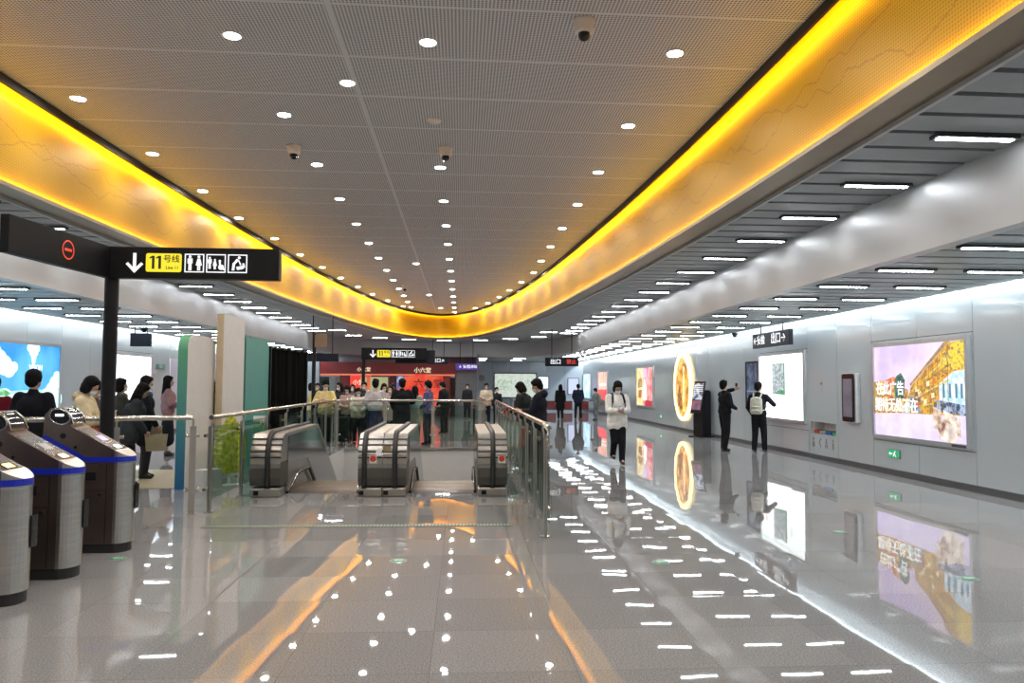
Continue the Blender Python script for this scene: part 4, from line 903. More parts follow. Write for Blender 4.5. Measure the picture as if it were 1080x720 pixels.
# ------------------------------------------------------------------ exhibition boards at the left
teal = mat('board_teal', (.075, .27, .235), .5, var=.03); wht = mat('board_white', (.62, .59, .56), .55, var=.03); tan = mat('board_tan', (.52, .40, .26), .6)
def grad_edge():
    m, nt, b = _new('board_edge_green_blue'); N, L = nt.nodes.new, nt.links.new; tc = N('ShaderNodeTexCoord'); sp = N('ShaderNodeSeparateXYZ'); L(tc.outputs['Object'], sp.inputs[0])
    mr = N('ShaderNodeMapRange'); mr.inputs['From Max'].default_value = 2.4; L(sp.outputs[2], mr.inputs['Value']); cr = N('ShaderNodeValToRGB'); e = cr.color_ramp.elements
    e[0].color = (.01, .10, .25, 1); e[1].color = (.10, .34, .17, 1); L(mr.outputs[0], cr.inputs[0]); L(cr.outputs[0], b.inputs['Base Color']); return m
def slab(label, ax, ay, bx, by, th, H, face, edge, round_=(.0, .0), name='display_board'):
    """upright board standing from A to B (A nearer), thickness th to the left"""
    A, B = Vector((ax, ay)), Vector((bx, by)); L = (B-A).length; r = empty(name, (ax, ay, 0), math.atan2((B-A).y, (B-A).x)); tag(r, label, 'display board', 'exhibition boards behind the left railing')
    rA, rB = round_; pr = [(0, 0), (L, 0)]
    pr += [(L-rB+rB*math.cos(PI/2*k/8), H-rB+rB*math.sin(PI/2*k/8)) for k in range(9)] if rB else [(L, H)]
    pr += [(rA-rA*math.sin(PI/2*k/8), H-rA+rA*math.cos(PI/2*k/8)) for k in range(9)] if rA else [(0, H)]
    MB().prism(pr, 'y', .004, th, edge).build('core', None, r)
    MB().prism(pr, 'y', -.004, .004, face).build('face', None, r)
    return r, L
ge = grad_edge()
r, L = slab('tall white rounded display board with a green edge, leftmost of the boards', -4.27, 12.15, -4.27, 13.35, .15, 2.42, wht, ge, (.25, .0))
MB().box(1.2, 1.28, -.003, .08, 0, 2.38, wht).build('frame_post', None, r); MB().box(1.2, 1.85, -.003, .06, 2.33, 2.38, wht).build('top_rail', None, r)
r, L = slab('tallest white display board with a tan edge, next to the teal board', -4.10, 13.35, -4.06, 14.45, .12, 2.84, wht, tan)
r, L = slab('teal display board with rounded top between the white board and black curtain', -4.04, 14.5, -3.93, 15.75, .12, 2.52, teal, teal, (.0, .22))
slab('low white box-like board standing at the foot of the white display board', -3.92, 11.9, -3.70, 12.15, .2, .32, wht, wht, name='display_block')
# yellow and green patterned panel
r = empty('standing_sign', (-3.72, 12.6, 0), math.radians(30)); tag(r, 'yellow and green patterned low panel standing behind the left railing glass', 'display panel')
MB().prism([(-.22, .2), (.22, .2), (.26, .75), (.18, .95), (.1, 1.0), (.05, 1.12), (-.05, 1.12), (-.1, 1.0), (-.2, .9), (-.26, .6)], 'y', 0, .03, mat('pattern_yellow', (.45, .45, .03), .5, var=.75, scale=16)).build('panel', None, r)
MB().box(-.2, .2, -.12, .12, 0, .02, white_p).build('base', None, r); MB().box(-.02, .02, .03, .06, 0, .6, white_p).build('stand', None, r)
# black curtain
r = empty('black_curtain', (-3.92, 15.8, 0)); tag(r, 'black fabric curtain hanging in a frame right of the teal board', 'curtain')
m = MB(); N_ = 60; A, B = Vector((0, 0)), Vector((.28, 2.25)); dn = (B-A).normalized(); nn = Vector((-dn.y, dn.x))
V = []
for j, z in enumerate((.35, 1.2, 2.1, 2.40)):
    for i in range(N_+1):
        t = i/N_; wv = .035*math.sin(t*34+j*.5)+.018*math.sin(t*91+j); p = A+(B-A)*t+nn*wv; V.append((p.x, p.y, z+.02*math.sin(t*60)*(j == 3)))
m.add(V, [(j*(N_+1)+i, j*(N_+1)+i+1, (j+1)*(N_+1)+i+1, (j+1)*(N_+1)+i) for j in range(3) for i in range(N_)], mat('black_cloth', (.005, .005, .005), 1., spec=.05), True); m.build('cloth', None, r)
MB().tube([(A.x, A.y, 2.38), (B.x, B.y, 2.38)], .02, 8, black).build('rod', None, r)
MB().box(-.03, .03, -.03, .03, 0, 2.4, black).build('frame_post', None, r); MB().box(.25, .31, 2.22, 2.28, 0, 2.4, black).build('frame_post', None, r)
# added white and green rack shape standing in for reflections on the newel
r = empty('newel_reflection', (-3.42, 13.3, 0)); tag(r, 'white and green rack shape added for the reflections on the left escalator newel', 'rack')
MB().box(-.1, .1, -.1, .1, 0, .02, white_p).build('base', None, r); MB().box(-.02, .02, .0, .03, 0, 1.05, white_p).build('stand', None, r)
for k in range(4): MB().box(-.12, .12, -.05-.02*k, .0, 1.0-k*.15, 1.09-k*.15, [white_p, mat('reflection_green', (.1, .4, .2), .5)][k % 2]).build('reflection_bar', None, r)
# black litter bin behind the far railing
r = empty('litter_bin', (-3.22, 20.75, 0)); tag(r, 'black square litter bin behind the far glass railing', 'bin')
MB().box(-.2, .2, -.17, .17, .10, .72, black, .015).build('body', None, r); MB().box(-.21, .21, -.18, .18, .72, .76, blackg, .01).build('lid', None, r)
for sx in (-.15, .15): MB().box(sx-.02, sx+.02, -.12, .12, 0, .1, steel).build('foot', None, r)

# ------------------------------------------------------------------ red shop at the back left
SY = 40.0
red_m = mat('shop_red', (.26, .022, .022), .4); red_d = mat('shop_dark_red', (.14, .012, .015), .4); red_e = emat('shop_red_lit', (.85, .025, .012), .75, (1, .12, .05), 1.2)
shop = empty('shop_front', (0, SY, 0)); tag(shop, 'red lit shop front across the back of the hall with glowing round sign', 'shop front')
m = MB(); m.box(-7.35, -.35, 0, .35, 2.15, 2.78, red_m, .01); m.build('fascia', None, shop)
MB().box(-7.35, -.35, -.02, 0, 2.08, 2.16, emat('fascia_glow', (1, .25, .12), .7)).build('fascia_light', None, shop)
for x0, x1, mm in ((-6.35, -5.85, red_m), (-4.95, -4.75, red_e), (-3.75, -3.45, red_d), (-.98, -.62, red_m)): MB().box(x0, x1, .0, .3, 0, 2.15, mm, .01).build('pillar', None, shop)
MB().box(-7.35, -.35, 2.8, 2.9, 0, 2.4, mat('shop_back', (.42, .40, .42), .6)).build('back_partition', None, shop)
for x0, x1 in ((-7.35, -6.4), (-2.0, -1.0), (-.6, -.36)):
    MB().box(x0, x1, .1, .12, 0, 2.1, glass).build('glass_panel', None, shop); MB().box(x0, x1, .08, .14, 2.0, 2.1, mat('glass_header', (.5, .53, .6), .4)).build('header', None, shop)
MB().box(-5.8, -4.98, .05, .12, .8, 2.12, emat('shop_red_panel', (.9, .04, .03), .9)).build('red_panel', None, shop); MB().box(-5.25, -3.85, .0, .04, .95, 2.0, emat('shop_yellow_board', (.52, .48, .25), .8, (.42, .42, .22), 3)).build('menu_board', None, shop)
MB().box(-3.4, -3.0, .1, .14, .9, 2.05, emat('shop_poster', (.55, .65, .85), .8, (.1, .15, .4), 4)).build('poster', None, shop)
n = 30; V = [(-2.15+1.15*math.cos(2*PI*k/n)*1.0, -.04, 1.2+.98*math.sin(2*PI*k/n)) for k in range(n)]
MB().prism([(x, z) for x, _, z in V], 'y', -.06, -.01, red_e).build('round_sign', None, shop); MB().box(-3.0, -.98, -.07, -.02, .9, 2.05, red_e).build('red_panel', None, shop)
tw = emat('shop_text_dim', (.9, .75, .5), 1.0)
text('shop_name', '小六堂', .30, tw, shop, (-2.05, -.02, 2.35)); text('shop_name', '小六堂', .24, tw, shop, (-5.1, -.02, 2.38)); text('sign_text', '六小堂', .5, mat('sign_dark_red', (.2, .01, .01), .5), shop, (-1.75, -.075, 1.65))
text('sign_text', '小堂', .3, tw, shop, (-5.38, .045, 1.7))
wb = MB().box(-7.4, .82, SY+3, SY+3.1, 0, ZL+.1, mat('far_wall_grey', (.33, .34, .37), .4)); struct(wb.build('wall_shop_back'))
struct(MB().box(.80, .9, SY+.4, YB, 0, ZL+.1, MATS['far_wall_grey']).build('wall_passage_side'))
struct(MB().box(XL, -7.4, SY, SY+.1, 0, ZL+.1, MATS['enamel_panel_back']).build('wall_left_end'))
r = empty('roller_shutter', (.23, SY+.5, 0)); tag(r, 'dull grey closed shutter under the purple sign at the back', 'shutter')
m = MB()
for k in range(22): m.box(-.56, .56, -.02, .03, .02+k*.1, .11+k*.1, mat('shutter_grey', (.22, .23, .24), .4, .5))
m.build('slats', None, r); MB().box(-.56, .56, -.06, .06, 2.22, 2.4, steel_d).build('housing', None, r)
# dark red flap gates before the back wall
def far_gate():
    r = empty('ticket_gate'); MB().box(-.30, .30, -.06, .06, .10, .66, red_d, .02).build('red_wing', None, r)
    MB().box(-.46, -.34, -.35, .35, 0, .82, mat('gate_pale', (.55, .56, .6), .35, .3), .04).build('cabinet', None, r)
    return r
g0 = far_gate()
for i, x in enumerate((3.4, 4.4, 5.4, 6.4, 7.4)):
    g = g0 if i == 0 else copy_tree(g0); g.location = (x+.1, 46.5, 0); tag(g, f'{("leftmost","second","middle","fourth","rightmost")[i]} dark red ticket gate in the row before the back wall', 'ticket gate', 'dark red ticket gates at the back')
# queue post and chain near the far left of the right side
r = empty('barrier_post', (.40, 24.5, 0)); tag(r, 'dark barrier post with round foot on the shiny floor beyond the opening', 'barrier post')
MB().lathe([(.17, 0), (.17, .02), (.04, .04), (.03, .06), (.03, .92), (.045, .93), (.045, .98), (.02, 1.0)], n=18, m=black).build('post', None, r)
MB().lathe([(.05, .86), (.05, .92)], n=16, m=mat('red_tape', (.4, .03, .03), .5)).build('belt_head', None, r)

# ------------------------------------------------------------------ people
import numpy as np
def capsule_geo(V, Fc, a, ra, b, rb, n=10, m=3):
    a, b = Vector(a), Vector(b); d = b-a
    if d.length < 1e-5: d = Vector((0, 0, 1e-4))
    d.normalize(); ref = Vector((0, 0, 1)) if abs(d.z) < .9 else Vector((1, 0, 0)); u = d.cross(ref).normalized(); v = u.cross(d)
    rings = []
    for k in range(m+1):
        t = -PI/2+PI/2*k/m; rings.append((a+d*(ra*math.sin(t)), max(ra*math.cos(t), 1e-4)))
    for k in range(m+1):
        t = PI/2*k/m; rings.append((b+d*(rb*math.sin(t)), max(rb*math.cos(t), 1e-4)))
    o = len(V)
    for c, r in rings:
        for k in range(n): an = 2*PI*k/n; V.append(tuple(c+u*math.cos(an)*r+v*math.sin(an)*r))
    L = len(rings)
    for i in range(L-1):
        for k in range(n): Fc.append((o+i*n+k, o+i*n+(k+1) % n, o+(i+1)*n+(k+1) % n, o+(i+1)*n+k))
    Fc.append(tuple(o+k for k in range(n))[::-1]); Fc.append(tuple(o+(L-1)*n+k for k in range(n)))
def ell_geo(V, Fc, c, r, R=None, n=14, m=9):
    o = len(V); c = Vector(c)
    for i in range(m+1):
        t = -PI/2+PI*i/m
        for k in range(n):
            p = Vector((r[0]*max(math.cos(t), 1e-3)*math.cos(2*PI*k/n), r[1]*max(math.cos(t), 1e-3)*math.sin(2*PI*k/n), r[2]*math.sin(t)))
            V.append(tuple(c+(R @ p if R else p)))
    for i in range(m):
        for k in range(n): Fc.append((o+i*n+k, o+i*n+(k+1) % n, o+(i+1)*n+(k+1) % n, o+(i+1)*n+k))
    Fc.append(tuple(o+k for k in range(n))[::-1]); Fc.append(tuple(o+m*n+k for k in range(n)))
def fuse(prims, voxel, name, smooth_it=4):
    V, Fc = [], []
    for p in prims:
        if p[0] == 'c': capsule_geo(V, Fc, *p[1:])
        else: ell_geo(V, Fc, *p[1:])
    me = bpy.data.meshes.new(name); me.from_pydata(V, [], Fc)
    o = bpy.data.objects.new('tmp', me); COL.objects.link(o)
    a = o.modifiers.new('r', 'REMESH'); a.mode = 'VOXEL'; a.voxel_size = voxel; a.use_smooth_shade = True
    s = o.modifiers.new('s', 'SMOOTH'); s.factor = .5; s.iterations = smooth_it
    dg = bpy.context.evaluated_depsgraph_get(); out = bpy.data.meshes.new_from_object(o.evaluated_get(dg))
    bpy.data.objects.remove(o); bpy.data.meshes.remove(me); out.name = name
    return out
def cloth(name, col, var=.18): return mat('cloth_'+name, col, .85, 0, var, 9, .35, spec=.15)
skin_m = mat('skin', (.46, .28, .20), .5, 0, .05, 8); hair_m = mat('hair', (.006, .005, .005), .7, 0, .3, 30, .4, spec=.12); eye_m = mat('eye', (.01, .008, .007), .2); mask_m = mat('mask_pale', (.62, .68, .72), .7)
lip_m = mat('lip', (.38, .13, .11), .5); jeans = (.02, .022, .03)
PEOPLE = []
def ik(a, b, l1, l2, hint):
    a, b, hint = Vector(a), Vector(b), Vector(hint); d = b-a; L = min(d.length, (l1+l2)*.995); d = d.normalized(); b = a+d*L
    x = (l1*l1-l2*l2+L*L)/(2*L); h = math.sqrt(max(0, l1*l1-x*x)); n = (hint-d*hint.dot(d)).normalized()
    return a+d*x+n*h, b
def person(label, x, y, face, H=1.68, lh=(-.24, .02, .82), rh=(.24, .02, .82), lf=(-.10, 0), rf=(.10, 0), lift=(0, 0), lean=0., pitch=0., turn=0.,
           top='black', top_c=(.012, .012, .014), hem=.82, bottom='trousers', bot_c=(.010, .010, .012), hair='short', mask=True, hood=False, bulk=1., shoe_c=(.02, .02, .02), fine=.012,
           group='people in the station hall', skirt_hem=.35, palm=None, sole=None, collar=None, extra=None):
    """face = heading in degrees (0: away from the viewer along the hall, 90: to the left, 180: towards the viewer, -90: to the right). local +y = forward"""
    s = H/1.70; lean_r, pit, trn = math.radians(lean), math.radians(pitch), math.radians(turn)
    hipz = .90*s
    def T(p):                                            # lean of the trunk about the hips
        p = Vector(p)*s; dz = p.z-hipz
        if dz > 0: return Vector((p.x, p.y+dz*math.sin(lean_r), hipz+dz*math.cos(lean_r)+0))
        return p
    neck = T((0, -.01, 1.45)); hb = T((0, 0, 1.50))
    RH_ = Matrix.Rotation(trn, 3, 'Z') @ Matrix.Rotation(-pit-lean_r*.4, 3, 'X')
    def Hd(p): return hb+RH_ @ (Vector(p)*s*1.04)
    root = bpy.data.objects.new('person', None)
    hc = Hd((0, .015, .10))
    shL, shR = T((-.175, 0, 1.385)), T((.175, 0, 1.385)); hands = []
    arms = []
    for sgn, sh, tg in ((-1, shL, lh), (1, shR, rh)):
        w_ = Vector(tg)*s
        el, wr = ik(sh, w_, .285*s, .25*s, (sgn*.7, -.75, -.35)); arms.append((sh, el, wr))
    legs = []
    for sgn, ft, lf_ in ((-1, lf, lift[0]), (1, rf, lift[1])):
        hp = Vector((sgn*.085, 0, .88))*s; an = Vector((ft[0], ft[1], .085+lf_))*s
        kn, an = ik(hp, an, .402*s, .396*s, (sgn*.05, 1, 0)); legs.append((hp, kn, an))
    B = []
    # trunk
    B += [('c', Vector((-.07, 0, .92))*s, .095*s, Vector((.07, 0, .92))*s, .095*s), ('e', T((0, 0, 1.08)), (.135*s, .095*s, .17*s)), ('e', T((0, .005, 1.27)), (.165*s, .105*s, .17*s)), ('c', T((-.13, 0, 1.39)), .05*s, T((.13, 0, 1.39)), .05*s),
          ('c', T((0, -.01, 1.38)), .058*s, hb+RH_ @ Vector((0, -.005, .02)), .05*s)]
    # head: cranium, jaw, nose, ears, brow, lips
    B += [('e', Hd((0, .0, .13)), (.076*s, .092*s, .095*s), RH_), ('e', Hd((0, .03, .065)), (.060*s, .062*s, .072*s), RH_), ('e', Hd((0, .095, .085)), (.013*s, .018*s, .022*s), RH_),
          ('e', Hd((-.078, .0, .10)), (.012*s, .02*s, .03*s), RH_), ('e', Hd((.078, .0, .10)), (.012*s, .02*s, .03*s), RH_), ('e', Hd((0, .072, .122)), (.05*s, .018*s, .012*s), RH_), ('e', Hd((0, .082, .045)), (.022*s, .012*s, .01*s), RH_)]
    for sh, el, wr in arms: B += [('c', sh, .050*s, el, .040*s), ('c', el, .040*s, wr, .028*s)]
    for hp, kn, an in legs: B += [('c', hp, .082*s, kn, .048*s), ('c', kn, .048*s, an, .034*s), ('e', kn+(an-kn)*.3+Vector((0, -.012, 0)), (.046*s, .048*s, .10*s)), ('c', an, .035*s, an+Vector((0, .13, -.05))*s, .028*s)]
    for i, (sh, el, wr) in enumerate(arms):              # hands: palm, four unequal bent fingers, a thumb from the side
        sgn = -1 if i == 0 else 1
        d = (wr-el).normalized(); pn = Vector(palm[i]) if palm else Vector((-sgn, .1, 0)); pn = (pn-d*pn.dot(d)).normalized(); sd = d.cross(pn).normalized()
        if sd.dot(Vector((0, 1, .6))) < 0: sd = -sd      # thumb side: forwards / upwards
        k_ = 1.0*s; pc = wr+d*.045*k_
        B += [('c', wr, .027*k_, wr+d*.03*k_, .028*k_), ('c', pc-sd*.022*k_, .017*k_, pc+sd*.022*k_, .017*k_), ('c', wr+d*.078*k_-sd*.026*k_, .0135*k_, wr+d*.080*k_+sd*.026*k_, .0135*k_)]
        for j, ln in enumerate((.060, .072, .076, .066)):
            b0 = wr+d*.085*k_+sd*(-.032+.0215*j)*k_; c1 = b0+(d*.88+pn*.48)*ln*.55*k_; c2 = c1+(d*.35+pn*.94)*ln*.5*k_
            B += [('c', b0, .0100*k_, c1, .0093*k_, 7, 2), ('c', c1, .0093*k_, c2, .0082*k_, 7, 2)]
        t0 = wr+d*.03*k_+sd*.026*k_; t1 = t0+(d*.6+sd*.7+pn*.25)*.04*k_; B += [('c', t0, .0125*k_, t1, .0105*k_, 7, 2), ('c', t1, .0105*k_, t1+(d*.85+sd*.1+pn*.45)*.03*k_, .009*k_, 7, 2)]
        hands.append(pc+pn*.03*k_)
    body = fuse(B, fine, 'person_body', 3)
    body.materials.clear(); body.materials.append(skin_m)
    o = bpy.data.objects.new('person', body); COL.objects.link(o); bpy.data.objects.remove(root)
    tag(o, label, 'person', group)
    def child(nm, prims, m_, vox=.016, sm_=5):
        me = fuse(prims, max(vox, fine*1.25), nm, sm_); me.materials.clear(); me.materials.append(m_); c = bpy.data.objects.new(nm, me); COL.objects.link(c); c.parent = o; return c
    k = bulk
    # jacket
    J = [('e', T((0, 0, 1.08)), (.170*k*s, .128*k*s, .18*s)), ('e', T((0, .005, 1.26)), (.195*k*s, .135*k*s, .175*s)), ('c', T((-.145, 0, 1.385)), .066*s, T((.145, 0, 1.385)), .066*s), ('c', T((-.08, 0, .98)), .118*k*s, T((.08, 0, .98)), .118*k*s),
         ('c', T((0, -.005, 1.40)), .080*s, T((0, -.01, 1.455)), .066*s)]
    zz = .98
    while zz > hem+.12:
        zz -= .08; ex = 1+.10*(.98-zz); J.append(('c', Vector((-.085*ex, 0, zz))*s, .118*k*ex*s, Vector((.085*ex, 0, zz))*s, .118*k*ex*s))
    if hem < .98: J.append(('c', Vector((-.09, 0, hem+.11))*s, .112*k*s, Vector((.09, 0, hem+.11))*s, .112*k*s))
    for sh, el, wr in arms: J += [('c', sh, .072*k*s, el, .060*k*s), ('c', el, .060*k*s, wr-(wr-el).normalized()*.02, .044*k*s)]
    if hood: J += [('e', T((0, -.095, 1.46)), (.12*s, .075*s, .075*s)), ('c', T((-.09, -.03, 1.45)), .045*s, T((.09, -.03, 1.45)), .045*s)]
    child('jacket', J, cloth(top, top_c))
    if collar:
        child('scarf', [('c', T((-.055, .01, 1.45)), .06*s, T((.055, .01, 1.45)), .06*s), ('e', T((0, .07, 1.42)), (.07*s, .05*s, .06*s))], cloth(*collar))
    if bottom == 'trousers':
        Tt = [('c', Vector((-.075, 0, .92))*s, .112*s, Vector((.075, 0, .92))*s, .112*s)]
        for hp, kn, an in legs: Tt += [('c', hp, .106*s, kn, .080*s), ('e', kn, (.078*s, .082*s, .09*s)), ('c', kn, .080*s, an+Vector((0, 0, -.01)), .064*s)]
        child('trousers', Tt, cloth('b_'+top if bot_c != (.010, .010, .012) else 'trousers_black', bot_c))
    else:
        z_ = .95; S_ = []
        while z_ > skirt_hem: f_ = 1+.45*(.95-z_)/.6; S_.append(('c', Vector((-.07*f_, 0, z_))*s, .105*f_*s, Vector((.07*f_, 0, z_))*s, .105*f_*s)); z_ -= .06
        child('skirt', S_, cloth('s_'+top, bot_c))
    for hp, kn, an in legs:
        child('shoe', [('c', an+Vector((0, -.025, -.045))*s, .042*s, an+Vector((0, .13, -.055))*s, .036*s), ('c', an, .047*s, an+Vector((0, 0, -.04))*s, .047*s), ('c', an+Vector((0, 0, -.01))*s, .046*s, an+Vector((0, .08, -.045))*s, .043*s)], mat('shoe_%d' % int(sum(shoe_c)*100), shoe_c, .5), .014, 2)
        if sole: child('sole', [('c', an+Vector((0, -.03, -.072))*s, .024*s, an+Vector((0, .14, -.072))*s, .022*s)], mat('sole_white', (.7, .7, .7), .6), .012, 1)
    # hair
    Hh = [('e', Hd((0, -.020, .155)), (.098*s, .104*s, .100*s), RH_), ('e', Hd((0, -.052, .10)), (.086*s, .068*s, .092*s), RH_), ('e', Hd((0, .045, .195)), (.066*s, .045*s, .035*s), RH_),
          ('c', Hd((-.074, .01, .15)), .020*s, Hd((-.076, -.01, .09)), .016*s), ('c', Hd((.074, .01, .15)), .020*s, Hd((.076, -.01, .09)), .016*s)]
    if hair == 'long': Hh += [('c', Hd((-.045, -.06, .08)), .062*s, T((-.05, -.10, 1.34)), .045*s), ('c', Hd((.045, -.06, .08)), .062*s, T((.05, -.10, 1.34)), .045*s), ('c', Hd((-.078, .01, .13)), .028*s, T((-.09, .02, 1.42)), .025*s), ('c', Hd((.078, .01, .13)), .028*s, T((.09, .02, 1.42)), .025*s)]
    if hair == 'bun': Hh += [('e', Hd((0, -.10, .19)), (.045*s, .045*s, .045*s))]
    if hair == 'bob': Hh += [('e', Hd((-.06, -.02, .07)), (.04*s, .07*s, .08*s), RH_), ('e', Hd((.06, -.02, .07)), (.04*s, .07*s, .08*s), RH_), ('e', Hd((0, -.06, .06)), (.08*s, .05*s, .08*s), RH_)]
    if hair == 'curly':
        rr = random.Random(len(PEOPLE))
        for q in range(22): a1, a2 = rr.uniform(0, 2*PI), rr.uniform(.1, 1.4); Hh.append(('e', Hd((.085*math.cos(a1)*math.cos(a2), -.02+.08*math.sin(a1)*math.cos(a2), .16+.085*math.sin(a2))), (.032*s,)*3))
    child('hair', Hh, hair_m, .012, 2)
    for sx in (-1, 1):
        me = MB(); V, Fc = [], []; ell_geo(V, Fc, Hd((sx*.031, .083, .105)), (.013*s, .008*s, .007*s), RH_, 8, 5); me.add(V, Fc, eye_m, True); me.build('eye', None, o)
    if mask:
        child('face_mask', [('e', Hd((0, .052, .048)), (.058*s, .052*s, .046*s), RH_), ('e', Hd((0, .088, .07)), (.024*s, .022*s, .028*s), RH_)], mask_m, .011, 2)
    o.location = (x, y, 0); o.rotation_euler[2] = math.radians(face)
    PEOPLE.append(o)
    M = Matrix.Translation((x, y, 0)) @ Matrix.Rotation(math.radians(face), 4, 'Z')
    return dict(obj=o, hands=[M @ h for h in hands], M=M, s=s, T=T, shL=shL, shR=shR, arms=arms, Hd=Hd)
def phone(p, label, rz=0., tilt=-40):
    r = MB().prism(rrect(-.037, .037, -.075, .075, .01), 'y', -.005, .004, black).build('case', None, None); o = r; o.name = 'mobile_phone'
    MB().prism(rrect(-.033, .033, -.07, .07, .008), 'y', .004, .006, emat('phone_screen', (.5, .6, .75), .8)).build('screen', None, o)
    o.location = p; o.rotation_euler = (math.radians(tilt), 0, math.radians(rz)); return tag(o, label, 'phone', 'mobile phones held in hands')
def backpack(P_, label, c1, c2, sc=1., lean=0):
    M, s, T = P_['M'], P_['s'], P_['T']
    r = empty('backpack', (0, 0, 0)); tag(r, label, 'backpack', 'backpacks worn on backs'); b = T((0, -.20, 1.18))
    V, Fc = [], []
    me = fuse([('c', b+Vector((-.09, 0, -.16)), .065*sc, b+Vector((-.085, 0, .12)), .06*sc), ('c', b+Vector((.09, 0, -.16)), .065*sc, b+Vector((.085, 0, .12)), .06*sc), ('c', b+Vector((-.08, 0, -.17)), .07*sc, b+Vector((.08, 0, -.17)), .07*sc), ('c', b+Vector((-.06, 0, .13)), .062*sc, b+Vector((.06, 0, .13)), .062*sc), ('e', b, (.13*sc, .075*sc, .2*sc))], .014, 'backpack_bag', 3)
    me.materials.clear(); me.materials.append(cloth(*c1)); c = bpy.data.objects.new('bag', me); COL.objects.link(c); c.parent = r
    me = fuse([('c', b+Vector((-.07, -.065, -.14)), .03, b+Vector((.07, -.065, -.14)), .03), ('c', b+Vector((-.07, -.065, -.05)), .03, b+Vector((.07, -.065, -.05)), .03)], .012, 'backpack_pocket', 3)
    me.materials.clear(); me.materials.append(cloth(*c2)); c = bpy.data.objects.new('pocket', me); COL.objects.link(c); c.parent = r
    for sx in (-1, 1):
        pts = [T((sx*.085, -.14, 1.36)), T((sx*.10, -.05, 1.475)), T((sx*.11, .06, 1.44)), T((sx*.125, .145, 1.30)), T((sx*.15, .12, 1.14)), T((sx*.15, -.05, 1.05)), T((sx*.11, -.15, 1.04))]
        MB().tube(pts, .022, 8, cloth(*c1), flat=.5).build('strap', None, r)
    r.matrix_world = M; return r
def hand_bag(p, label, w_, h_, d_, col, name='tote_bag', rz=0, handle=.16, rough=.6):
    r = empty(name, p, math.radians(rz)); tag(r, label, 'bag', 'bags carried by people')
    m = MB(); t = .85
    m.add([(-w_/2*t, -d_/2, -h_), (w_/2*t, -d_/2, -h_), (w_/2*t, d_/2, -h_), (-w_/2*t, d_/2, -h_), (-w_/2, -d_/2*.6, 0), (w_/2, -d_/2*.6, 0), (w_/2, d_/2*.6, 0), (-w_/2, d_/2*.6, 0)], [(0, 3, 2, 1), (4, 5, 6, 7), (0, 1, 5, 4), (1, 2, 6, 5), (2, 3, 7, 6), (3, 0, 4, 7)], col)
    m.build('bag', None, r)
    for sy in (-1, 1): MB().tube([(-w_*.25, sy*d_*.25, -.01), (-w_*.2, sy*d_*.15, handle*.8), (0, 0, handle), (w_*.2, sy*d_*.15, handle*.8), (w_*.25, sy*d_*.25, -.01)], .008, 6, col).build('handle', None, r)
    return r
PH = dict(lh=(-.05, .30, 1.10), rh=(.06, .30, 1.12), palm=[(.3, -.2, 1), (-.3, -.2, 1)])       # both hands holding a phone before the chest
def gx(px, Y): # lateral position for a picture column at a distance
    d = RM @ Vector(((px-540)/F, -(405-360)/F, -1)); return d.x/d.y*Y
def mid(h): return (h[0]+h[1])/2
# --- right aisle
p = person('person in white jacket and black trousers walking towards the viewer looking down at a phone', 3.25, 15.75, 182, 1.70, **PH, lf=(-.06, .16), rf=(.05, -.20), lift=(0, .10), pitch=32,
           top='white_puffer', top_c=(.80, .78, .74), hem=.74, bulk=1.16, hair='bob', fine=.009, shoe_c=(.02, .02, .02))
phone(mid(p['hands'])+Vector((0, .0, .02)), 'phone held in both hands by the person in the white jacket', 180)
backpack(p, 'backpack with black straps worn by the walking person in white', ('bp_black', (.015, .015, .017)), ('bp_black', (.015, .015, .017)), .9)
p = person('man in black jacket raising one arm with a phone towards the white map board', 6.64, 18.85, -78, 1.74, lh=(-.10, .34, 1.52), rh=(.16, .22, 1.05), lf=(-.12, .02), rf=(.08, -.06), pitch=-6, turn=10,
           top='black_a', top_c=(.010, .010, .012), hem=.86, bulk=1.08, hair='short', mask=False, fine=.009, palm=[(0, .6, .3), (-1, 0, .3)])
phone(p['hands'][0]+Vector((.0, .0, .06)), 'phone held up by the man in black beside the white map board', -70, 0)
p = person('man in dark jacket with pale backpack standing before the white map board', 7.36, 18.45, -38, 1.70, lh=(-.20, .12, .92), rh=(.20, .13, 1.30), lf=(-.12, .0), rf=(.12, .05), pitch=4, turn=-15,
           top='black_b', top_c=(.012, .012, .018), hem=.86, hair='short', mask=False, fine=.009, sole=True, shoe_c=(.06, .06, .07))
backpack(p, 'pale beige backpack on the man before the white map board', ('bp_beige', (.48, .46, .38)), ('bp_beige2', (.55, .53, .45)), 1.02)
# --- pair beyond the right railing
p = person('tall man in black padded coat standing right of the long railing looking down', 1.46, 14.3, 75, 1.72, lh=(-.06, .30, 1.12), rh=(.05, .32, 1.14), palm=PH['palm'], pitch=22, turn=0, lf=(-.1, .03), rf=(.1, -.05),
           top='black_padded', top_c=(.012, .013, .02), hem=.62, bulk=1.22, hair='short', mask=True, hood=True, fine=.009)
p = person('person in dark coat with red sleeve leaning over beside the man in the padded coat', 1.36, 15.6, 60, 1.68, lh=(-.10, .33, 1.12), rh=(.10, .34, 1.15), palm=PH['palm'], pitch=30, lean=10,
           top='dark_green', top_c=(.015, .02, .018), hem=.62, bulk=1.12, hair='bob', mask=True)
r = hand_bag(p['M'] @ Vector((-.02, .42, 1.16)), 'bright red folded garment held over the arm beside the right railing', .34, .12, .10, cloth('red_bag', (.42, .03, .02)), 'red_garment', 60, .03)
